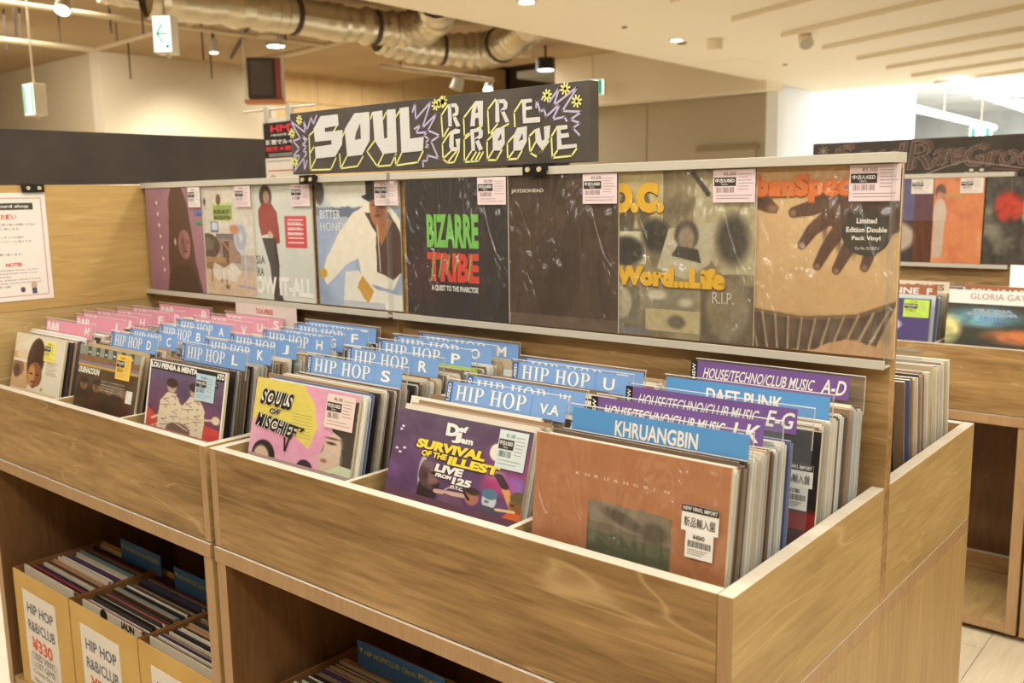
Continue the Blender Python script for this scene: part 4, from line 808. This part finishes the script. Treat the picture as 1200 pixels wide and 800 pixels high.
def packed(col, pitch, where, group, stuff=False, zj=7, sd=1):
    x0, x1, ya, la, yb, lb = COLS[col] if isinstance(col, str) else col
    q = random.Random(sd); y = ya; n = 0; cuts = sorted((c[1], c[2]) for c in CUTS if c[0] == col); m = MB()
    while y < yb:
        if not any(abs(y+2-c) < 4.6 for c, _ in cuts):
            u = (y-ya)/(yb-ya); lean = la+(lb-la)*u; ci = q.choices(range(len(SC)), SWT)[0]; th = q.choice((3, 4, 4.5)); h = q.choice((313, 316, 318))
            xo = x0+q.uniform(2, max(3, x1-x0-325)) if q.random() < .2 else x1-325+q.uniform(-8, 0)
            loc = (xo, y, FB+q.uniform(0, zj)); rx = -math.radians(lean)
            if stuff:
                c = SC[ci]; sg = 1 if rx < 0 else -1
                m.box(loc[0], loc[0]+318, y, y+th, loc[2], loc[2]+h*math.cos(rx), c, top=lit_top(c), skew=-h*math.sin(rx))
            else:
                nxt = [l for cc, l in cuts if cc > y]; prv = [l for cc, l in cuts if cc < y]
                if nxt and prv: seg = 'behind the %s card' % prv[-1]
                elif nxt: seg = 'before the first card'
                elif prv: seg = 'behind the last card'
                else: seg = 'with no card'
                o = bpy.data.objects.new('vinyl_record', packed_mesh(ci, th, h)); o.location = Vector(loc)*S; o.rotation_euler = (rx, 0, 0); COL.objects.link(o)
                tag(o, ('%s-edged record, %s, %s' % (CW[ci], where, seg)), 'record', group)
            n += 1
        y += pitch*q.uniform(.85, 1.15)
    if stuff: o = part('packed_records', m, M_['slv']); tag(o, where, 'records', group); o['kind'] = 'stuff'
    return n
nn = packed('c3a', 5.6, 'rightmost bin column', 'records packed behind the terracotta record', sd=3)
nn += packed('c3b', 6.6, 'back of rightmost column', 'records packed behind the black import record', sd=4)
nn += packed('c2', 8.0, 'purple concert record column', 'records packed behind the purple concert record', sd=5)
nn += packed('c1', 7.6, 'graffiti record column', 'records packed behind the graffiti record', sd=6)
nn += packed('l3', 9.5, 'line drawing record column', 'records packed behind the line drawing record', sd=7)
nn += packed('l2', 12, 'brown group record column', 'records packed behind the brown group record', sd=8)
packed('l1', 8, 'records packed on edge in the leftmost bin column', None, True, sd=9)

# ------------------------------------------------------------------ cardboard boxes
def carton(x0, x1, z1, y0, y1, label, sheet=True, cardl=''):
    t = thing('cardboard_box', label, 'box', ((x0+x1)/2, (y0+y1)/2, -915), group='cardboard boxes of cheap records')
    w = 4; m = MB()
    part('front_wall', MB().box(x0, x1, y0, y0+w, -914, z1), M_['card'], t); part('back_wall', B(x0, x1, y1-w, y1, -914, z1), M_['card'], t)
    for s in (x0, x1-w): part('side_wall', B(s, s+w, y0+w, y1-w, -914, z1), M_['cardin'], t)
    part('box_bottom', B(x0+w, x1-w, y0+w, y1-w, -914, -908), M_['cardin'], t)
    if sheet:
        xs = x0+56; zz = z1-48
        p = part('price_sheet', B(xs, xs+212, y0-1.2, y0-.2, zz-290, zz, (236, 230, 222)), M_['ink'], t)
        mm = MB(); y = y0-1.8; n = (84, 92, 122); o = (226, 92, 60)
        mm.text('HIP HOP', xs+26, zz-66, 168, 32, y, n, bold=.015); mm.text('R&B/CLUB', xs+24, zz-120, 172, 32, y, n, bold=.01); mm.text('¥330', xs+38, zz-180, 132, 42, y, o, bold=.03)
        mm.text('USED VINYL', xs+34, zz-208, 148, 19, y, n); mm.text('LOST GEMS!', xs+40, zz-234, 136, 19, y, n); mm.text('Cheap Stock!', xs+30, zz-258, 150, 17, y, (130, 130, 140)); mm.text('New Deal!', xs+30, zz-282, 120, 16, y, (130, 130, 140))
        mm.line([(xs+24, zz-240), (xs+24, zz-196), (xs+30, zz-188), (xs+182, zz-188), (xs+190, zz-196), (xs+190, zz-290)], 1.2, y, n)
        part('printing', mm, M_['ink'], p)
    return t
def box_records(x0, x1, z1, y0, y1, which, seed, n):
    q = random.Random(seed); y = y0+14
    BC = [((236, 228, 208), 'cream'), ((52, 42, 38), 'near-black'), ((64, 52, 46), 'dark brown'), ((86, 70, 58), 'brown'), ((206, 190, 160), 'beige'), ((150, 124, 96), 'tan'), ((44, 36, 34), 'black'), ((176, 62, 54), 'red'), ((132, 158, 160), 'pale teal'), ((196, 150, 110), 'peach'), ((74, 62, 96), 'dull violet'), ((226, 216, 196), 'ivory'), ((58, 47, 43), 'black-brown')]
    for i in range(n):
        c, cn = BC[0] if i == 0 else q.choice(BC); h = q.uniform(299, 307); xo = q.uniform(6, 12)
        m = MB().box(0, 313, 0, 3.4, 0, h, c, top=tuple(min(255, int(v*1.02)+4) for v in c))
        if i == 0 and which.startswith('middle'): m.text('JAUN', 210, h-26, 70, 26, -.4, BK, bold=.05).ell(120, h-12, 20, 16, -.4, BK)
        o = bpy.data.objects.new('vinyl_record', m.mesh('boxed_sleeve', M_['slv'])); o.location = Vector((x0+xo+max(0, (x1-x0-340)/2), y, -907+q.uniform(0, 8)+(z1+907-318-8)*.6+(22 if i else 30)))*S
        o.rotation_euler = (-math.radians(2+i*.06), 0, 0); COL.objects.link(o)
        tag(o, ('white record standing first in the %s' if i == 0 else cn+' record edge in the %s') % which, 'record', 'records in the '+which)
        y += (y1-y0-22)/n
def blue_card(x0, x1, y, z0, z1, label):
    t = thing('divider_card', label, 'divider', ((x0+x1)/2, y, z0), group='blue cards in the cardboard boxes')
    part('plate', B(x0, x1, y, y+2, -900, z1, (70, 126, 204)), M_['gloss'], t)
    m = MB(); w = x1-x0; m.add([(x+x0-(x0+x1)/2, yy, z) for x, yy, z in [(8, -1, z1-z0-14), (22, -1, z1-z0-14), (15, -1, z1-z0-28)]], [(0, 2, 1)], (206, 206, 110))
    m.text('HIP HOP/CLUB 12inch 税込¥330', 26-w/2, z1-z0-30, w-36, 17, -1, (206, 206, 110), bold=.02)
    part('printing', m, M_['ink'], t, local=True)
ZB = -556
BX = [(-2331, -1976), (-1968, -1604), (-1598, -1255)]
LB = ['leftmost cardboard box with full price sheet in the left cabinet', 'middle cardboard box with price sheet in the left cabinet', 'cardboard box at the right of the left cabinet, cut by its side panel']
for i, (a, b) in enumerate(BX):
    carton(a, b, ZB, 10, 285, LB[i])
    box_records(a, b, ZB, 12, 262, ('leftmost cardboard box', 'middle cardboard box of the left cabinet', 'third cardboard box of the left cabinet')[i], 20+i, 34)
carton(-1146, -790, ZB, 90, 350, 'cardboard box of records under the graffiti record, in the right cabinet', True)
box_records(-1146, -790, ZB, 92, 268, 'cardboard box of the right cabinet', 31, 26)
blue_card(-2165, -1932, 262, -545, -503, 'blue card at the back of the leftmost cardboard box')
blue_card(-1832, -1606, 246, -545, -503, 'blue card at the back of the middle cardboard box')
blue_card(-1078, -795, 272, -545, -499, 'blue card at the back of the box in the right cabinet')

# ------------------------------------------------------------------ rear bin of the island and bin across the aisle
packed((-386, -30, 640, -5, 760, -5), 9, 'records on edge in the front half of the bin behind the display panel', None, True, sd=12)
packed((-386, -30, 800, -6, 960, -6), 10, 'records on edge in the middle of the bin behind the display panel', None, True, sd=13)
packed((-386, -30, 995, -6, 1112, -6), 11, 'records on edge in the far part of the bin behind the display panel', None, True, sd=14)
for x, y, h, lb in ((-400, 975, 352, 'clear plastic divider plate in the rear bin, beside the panel edge'), (-395, 770, 352, 'clear plastic divider plate in the rear bin nearer the display panel')):
    t = thing('divider_plate', lb, 'divider', (x, y, FB), group='clear divider plates of the rear bin')
    part('plate', B(0, 330, 0, 2, 0, h), M_['acr'], t, local=True); part('top_fold', B(0, 330, -14, 0, h-3, h), M_['acr'], t, local=True)
def t_gaynor(m):
    for q, c in ((0, (226, 170, 70)), (-.4, (120, 170, 220))): m.text('GLORIA', 80+q*4, 258, 120, 24, -1.2+q, c, bold=.08 if q == 0 else .03); m.text('GAYNOR', 62+q*4, 232, 156, 24, -1.2+q, c, bold=.08 if q == 0 else .03)
    for i, t in enumerate(('NEVER', 'CAN SAY', 'GOODBYE')): m.text(t, 104-i*4, 214-i*16, 60+i*14, 11, -1.2, (90, 110, 190), bold=.02)
r = ft('disco record glowing blue and gold, below a white name card across the aisle', -368, -48, 2238, 8, 308, art_glow(72), t_gaynor)
r['group'] = 'front records across the aisle'; r.location.x = -.372; price_label(r, 250, 244, 70, 60, (236, 226, 90), y=-2)
t = thing('name_card', 'white artist name card above the disco record across the aisle', 'divider', (-372, 2246, FB), (-math.radians(8), 0, 0))
part('plate', B(0, 330, 0, 2, 0, 352, (238, 232, 228)), M_['ink'], t, local=True); part('printing', MB().text('GLORIA GAYNOR', 66, 322, 230, 20, -.8, (170, 140, 130)), M_['ink'], t, local=True)
r = ft('violet record with green sticker in the bin across the aisle', -730, -425, 2238, 8, 314, art_violet(60), None)
r['group'] = 'front records across the aisle'; price_label(r, 216, 250, 84, 60, (190, 226, 80), y=-1.6)
for x0, x1, sd in ((-866, -405, 15), (-391, -20, 16)): packed((x0, x1, 2262, 8, 2700, 5), 14, 'records on edge in the bin across the aisle, %s' % ('left of the disco record' if sd == 15 else 'behind the disco record'), None, True, sd=sd)
BR = (170, 100, 64)
for x, y, tx, lb in ((-742, 2330, 'SOUL ANNE  F', 'brown card ending in F across the aisle'), (-355, 2400, 'SOUL / RAREGROOVE', 'brown soul card across the aisle, behind the white name card'), (-744, 2480, 'GOSPEL & BLUES', 'cream divider card across the aisle at left')):
    t = thing('divider_card', lb, 'divider', (x, y, FB), (-math.radians(5), 0, 0), group='divider cards across the aisle')
    part('clear_plate', MB().rect(-4, 0, 334, 356, 0, WH), M_['acr'], t, local=True); part('label_strip', B(0, 312, -.8, -.2, 312, 352, BR if x != -744 else (226, 206, 180)), M_['ink'], t, local=True)
    part('printing', MB().text(tx, 16, 320, 280, 22, -1.2, WH if x != -744 else (120, 90, 70), bold=.03), M_['ink'], t, local=True)

# ------------------------------------------------------------------ overhead things
def exit_sign(x, y, z, w, h, yaw, label, arrow=True, d=90, drop=300):
    t = thing('exit_sign', label, 'exit sign', (x, y, z), (0, 0, yaw), 'illuminated exit signs')
    bevel(part('housing', B(-w/2, w/2, 0, d, 0, h, (232, 222, 200)), M_['ink'], t, local=True), 3)
    part('lit_face', B(-w/2+8, w/2-8, -2, 0, 8, h-8, (236, 248, 244)), mat('exit_sign_face', (232, 250, 240), .4, emit=1.6), t, local=True)
    m = MB(); g = (40, 170, 110)
    if arrow:
        m.line([(-w*.26, h*.5), (w*.26, h*.5)], w*.09, -3, g); m.line([(w*.02, h*.76), (-w*.26, h*.5), (w*.02, h*.26)], w*.09, -3, g); m.rect(w*.16, h*.12, w*.16, h*.1, -3, (90, 140, 200))
    else:
        m.rect(-w*.42, h*.06, w*.2, h*.88, -3, g); m.rect(w*.24, h*.06, w*.18, h*.88, -3, g); m.ell(0, h*.7, w*.08, h*.07, -3, g); m.line([(0, h*.6), (-w*.04, h*.36), (w*.08, h*.2)], w*.07, -3, g)
    part('pictogram', m, mat('exit_pictogram', (40, 170, 110), .5, emit=.5), t, local=True)
    part('hanger', MB().cyl((0, d/2, h), (0, d/2, h+drop), 7, 8), M_['metal'], t, local=True)
    part('test_lamp', MB().cyl((w*.1, d/2, -22), (w*.1, d/2, 0), 14, 12), M_['rail'], t, local=True)
exit_sign(-5000, 2170, 1424, 122, 228, .70, 'lit exit sign with green arrow hanging from the open ceiling', True, 120, 700)
exit_sign(-6870, 2130, 1166, 150, 232, .1, 'small lit exit sign hanging near the left wall', False, 100, 820)
exit_sign(-6215, 8500, 1690, 320, 190, .2, 'lit exit sign on the far wall, beside the chalkboard sign edge', False, 60, 320)
exit_sign(-3560, 15500, 1250, 330, 220, 0, 'green exit sign hanging in the bright hall', False, 60, 900)
def tube(name, label, cat, pts, r, mt, group=None, n=10):
    t = thing(name, label, cat, pts[0], group=group); m = MB()
    for a, b in zip(pts, pts[1:]): m.cyl(a, b, r, n)
    part('run', m, mt, t)
    return t
def rods(t, pts, z1, r=6):
    for x, y, z in pts: part('hanging_rod', MB().cyl((x, y, z), (x, y, z1), r, 6), M_['dkmet'], t)
g = 'pipes and rails under the open ceiling'
t = tube('ceiling_rail', 'long beige lighting rail crossing the upper left', 'rail', [(-7045, 1500, 2000), (-7050, 3300, 2000), (-6980, 5100, 2000)], 22, M_['metal'], g); rods(t, [(-7048, 2150, 2000), (-7050, 2900, 2000), (-7010, 4300, 2000)], 2200)
t = tube('ceiling_rail', 'lower beige pipe above the small exit sign', 'pipe', [(-8110, 1900, 1900), (-8150, 3300, 1900)], 24, M_['metal'], g); rods(t, [(-8130, 2300, 1900), (-8145, 3000, 1900)], 2200)
t = tube('ceiling_rail', 'beige rail slanting up from the wall corner', 'rail', [(-8900, 3620, 2000), (-6000, 3580, 2040)], 20, M_['metal'], g); rods(t, [(-8300, 3615, 2000), (-6900, 3590, 2020)], 2200)
t = tube('ceiling_rail', 'beige rail crossing near the round ceiling lamp', 'rail', [(-8259, 5143, 2000), (-7591, 5146, 2000), (-6386, 4971, 2000)], 28, M_['metal'], g)
for a, b, lb in (((-9400, 5600, 2180), (-5200, 3300, 2180), 'dark conduit high under the open ceiling at left'), ((-9200, 2300, 2180), (-5200, 2450, 2180), 'dark conduit above the small exit sign'), ((-7900, 6900, 2180), (-4700, 4700, 2180), 'conduit above the silver ducts')):
    tube('conduit', lb, 'pipe', [a, b], 15, M_['dkmet'], g)
for i, (x, y) in enumerate(((-7150, 2200), (-8350, 2620), (-8200, 2690), (-7700, 3250), (-7300, 3900), (-6800, 3050), (-6600, 4300), (-6100, 4400), (-9000, 4100), (-8900, 5000))):
    o = part('hanging_rod', MB().cyl((x, y, 1780+70*(i % 4)), (x, y, 2200), 8, 6), M_['dkmet']); tag(o, 'thin dark rod hanging under the open ceiling', 'rod', 'thin rods under the open ceiling')
def duct(pts, r, label):
    t = thing('flexible_duct', label, 'duct', pts[0], group='silver flexible ducts'); m = MB(); q = random.Random(int(r)); P = []
    for i in range(len(pts)-1):
        p0, p1, p2, p3 = [Vector(pts[max(0, min(len(pts)-1, i+k))]) for k in (-1, 0, 1, 2)]
        for s in range(10):
            u = s/10; P.append(.5*((2*p1)+(p2-p0)*u+(2*p0-5*p1+4*p2-p3)*u*u+(3*p1-p0-3*p2+p3)*u**3))
    rr = [r*(1+.09*((k % 2)*2-1)*.6+q.uniform(-.08, .08)) for k in range(len(P))]
    for k in range(len(P)-1): m.cyl(P[k], P[k+1], rr[k], 16, r2=rr[k+1], caps=False)
    o = part('foil_hose', m, M_['foil'], t)
    for p in o.data.polygons: p.use_smooth = True
    for k in (12, 24):
        if k < len(P)-1: part('strap', MB().cyl(P[k], P[k]+(P[k+1]-P[k]).normalized()*40, rr[k]*1.06, 16), M_['dkmet'], t)
duct([(-6100, 2700, 1990), (-5950, 3700, 1990), (-5900, 4400, 1985), (-5700, 4950, 1985), (-5250, 4850, 2000), (-4600, 4200, 2010)], 150, 'silver flexible duct at the top, left of the second one')
duct([(-6200, 5050, 1990), (-6080, 5600, 1930), (-5750, 6050, 1930), (-5200, 5850, 1970), (-4600, 5400, 2000), (-4250, 5000, 2000)], 160, 'silver flexible duct sagging in front of the ceiling edge')
duct([(-6800, 2700, 2100), (-6700, 3400, 2100), (-6450, 4000, 2100), (-6250, 4500, 2100)], 60, 'thinner silver duct above the round ceiling lamp')
def downlight(x, y, z, r, label, top, glow=True):
    t = thing('ceiling_lamp', label, 'lamp', (x, y, z), group='round ceiling lamps')
    part('housing', MB().cyl((0, 0, 0), (0, 0, 130), r, 20), M_['rail'] if glow else M_['black'], t, local=True)
    part('lens', MB().cyl((0, 0, -4), (0, 0, 0), r*.82, 20), M_['lamp'], t, local=True)
    part('stem', MB().cyl((0, 0, 130), (0, 0, top-z), 14, 8), M_['dkmet'], t, local=True)
downlight(-7100, 4560, 1950, 95, 'round lit lamp above the dark hanging frame', 2200)
downlight(-6619, 6416, 1960, 100, 'round lit lamp below the silver duct', 2200)
downlight(-6300, 7700, 1930, 110, 'black round lit lamp at the right of the open ceiling', 2200, False)
downlight(-7900, 4400, 1960, 45, 'small lit lamp near the corner wall', 2200)
for x, y, r, lb, lit in ((-3282, 3646, 62, 'recessed lit ceiling light at the top edge', 1), (-3369, 5619, 60, 'recessed lit ceiling light in the cream ceiling', 1), (-3345, 4843, 22, 'small dark sprinkler head in the cream ceiling', 0), (-3420, 5790, 45, 'tan ceiling detector beside the recessed light', 0), (-3376, 7650, 26, 'small dark ceiling sensor far back', 0)):
    t = thing('ceiling_light' if lit else 'ceiling_sensor', lb, 'ceiling light' if lit else 'sensor', (x, y, 1700), group='fittings in the cream ceiling')
    part('ring', MB().cyl((0, 0, -8), (0, 0, 0), r, 20), M_['rail'] if lit else M_['metal'], t, local=True); part('centre', MB().cyl((0, 0, -12), (0, 0, -8), r*.75, 16), M_['lamp'] if lit else M_['dkmet'], t, local=True)
t = thing('wall_speaker', 'cream cylindrical ceiling fitting beside the detector', 'sensor', (-3154, 5842, 1620)); part('body', MB().cyl((0, 0, 0), (0, 0, 80), 60, 18), M_['ceil'], t, local=True); part('rim', MB().cyl((0, 0, 76), (0, 0, 80), 75, 18), M_['ceil'], t, local=True)
def spot(x, y, z, d, label, lit, body='rail', ze=45, r=55, L=130, top=None):
    t = thing('spotlight', label, 'spotlight', (x, y, z), group='adjustable spotlights'); v = Vector(d).normalized()
    part('body', MB().cyl(tuple(-v*L/2), tuple(v*L/2), r*.8, 16, r2=r), M_[body], t, local=True); part('lens', MB().cyl(tuple(v*L/2), tuple(v*(L/2+4)), r*.85, 16), M_['lamp'] if lit else M_['rail'], t, local=True)
    part('stem', MB().cyl((0, 0, 20), (0, 0, top-z if top else 120), 10, 8), M_['metal'], t, local=True)
spot(-2440, 5900, 1630, (.3, -.4, -.5), 'white adjustable spotlight on the slatted ceiling', False, 'ceil', top=1700)
t = tube('lighting_track', 'beige lighting track behind the chalkboard sign', 'rail', [(-7144, 5900, 1900), (-7066, 7657, 1880)], 26, M_['metal']); rods(t, [(-7130, 6200, 1900), (-7080, 7400, 1885)], 2200)
spot(-7075, 7040, 1790, (-.2, -.2, -.8), 'white spotlight head under the track, unlit', False, 'rail', r=75, top=1862)
spot(-7060, 7560, 1780, (.5, -.7, -.5), 'lit spotlight under the end of the track', True, 'rail', r=60, top=1852)
spot(-6600, 2330, 1960, (.35, -.4, -.75), 'beige spotlight cut by the top edge at left', True, 'metal', r=60, top=2200)
for x, y, lb in ((-6739, 4202, 'cream cylinder fitting above the round lamp'), (-5918, 6815, 'cream cylinder fitting at the right of the ducts')):
    t = thing('ceiling_speaker', lb, 'speaker', (x, y, 1950), group='cream cylinder fittings'); part('body', MB().cyl((0, 0, 0), (0, 0, 170), 90, 18), M_['metal'], t, local=True); part('mount', MB().cyl((0, 0, 170), (0, 0, 250), 20, 8), M_['metal'], t, local=True)
hf = thing('hanging_light_box', 'dark hanging box with orange-brown edge, left of the chalkboard sign', 'box', (-7050, 4340, 1390), (0, 0, .8))
part('box', B(-130, 130, 0, 160, 60, 430, (58, 48, 42)), M_['ink'], hf, local=True); part('side_face', B(130, 190, 0, 160, 60, 430, (150, 74, 50)), M_['ink'], hf, local=True)
part('lower_bar', B(-165, 200, -10, 170, 15, 50, (200, 130, 90)), M_['ink'], hf, local=True); part('wire', MB().cyl((190, 0, 20), (190, 0, 800), 7, 8).cyl((-150, 0, 20), (-150, 0, 800), 7, 8), M_['rail'], hf, local=True); part('screen', B(-100, 100, -3, 0, 90, 400, (80, 70, 62)), M_['gloss'], hf, local=True)
for a, b, lb in (((-3620, 10500, 1610), (-4038, 18400, 1610), 'long white tube light in the bright hall, left one'), ((-2480, 9900, 1610), (-2760, 17000, 1610), 'long white tube light in the bright hall, right one')):
    t = thing('tube_light', lb, 'light', a, group='tube lights of the bright hall'); part('tube', MB().cyl(a, b, 45, 10), M_['lampw'], t)
    va, vb = Vector(a), Vector(b)
    for k in (.15, .5, .85): p = va.lerp(vb, k); part('hanger', MB().cyl((p.x, p.y, p.z+40), (p.x, p.y, 1700 if p.y < 10430 else 2300), 8, 6), M_['rail'], t)

for o in bpy.data.objects:
    if '_off' in o: del o['_off']
print('packed', nn, 'objects', len(bpy.data.objects))
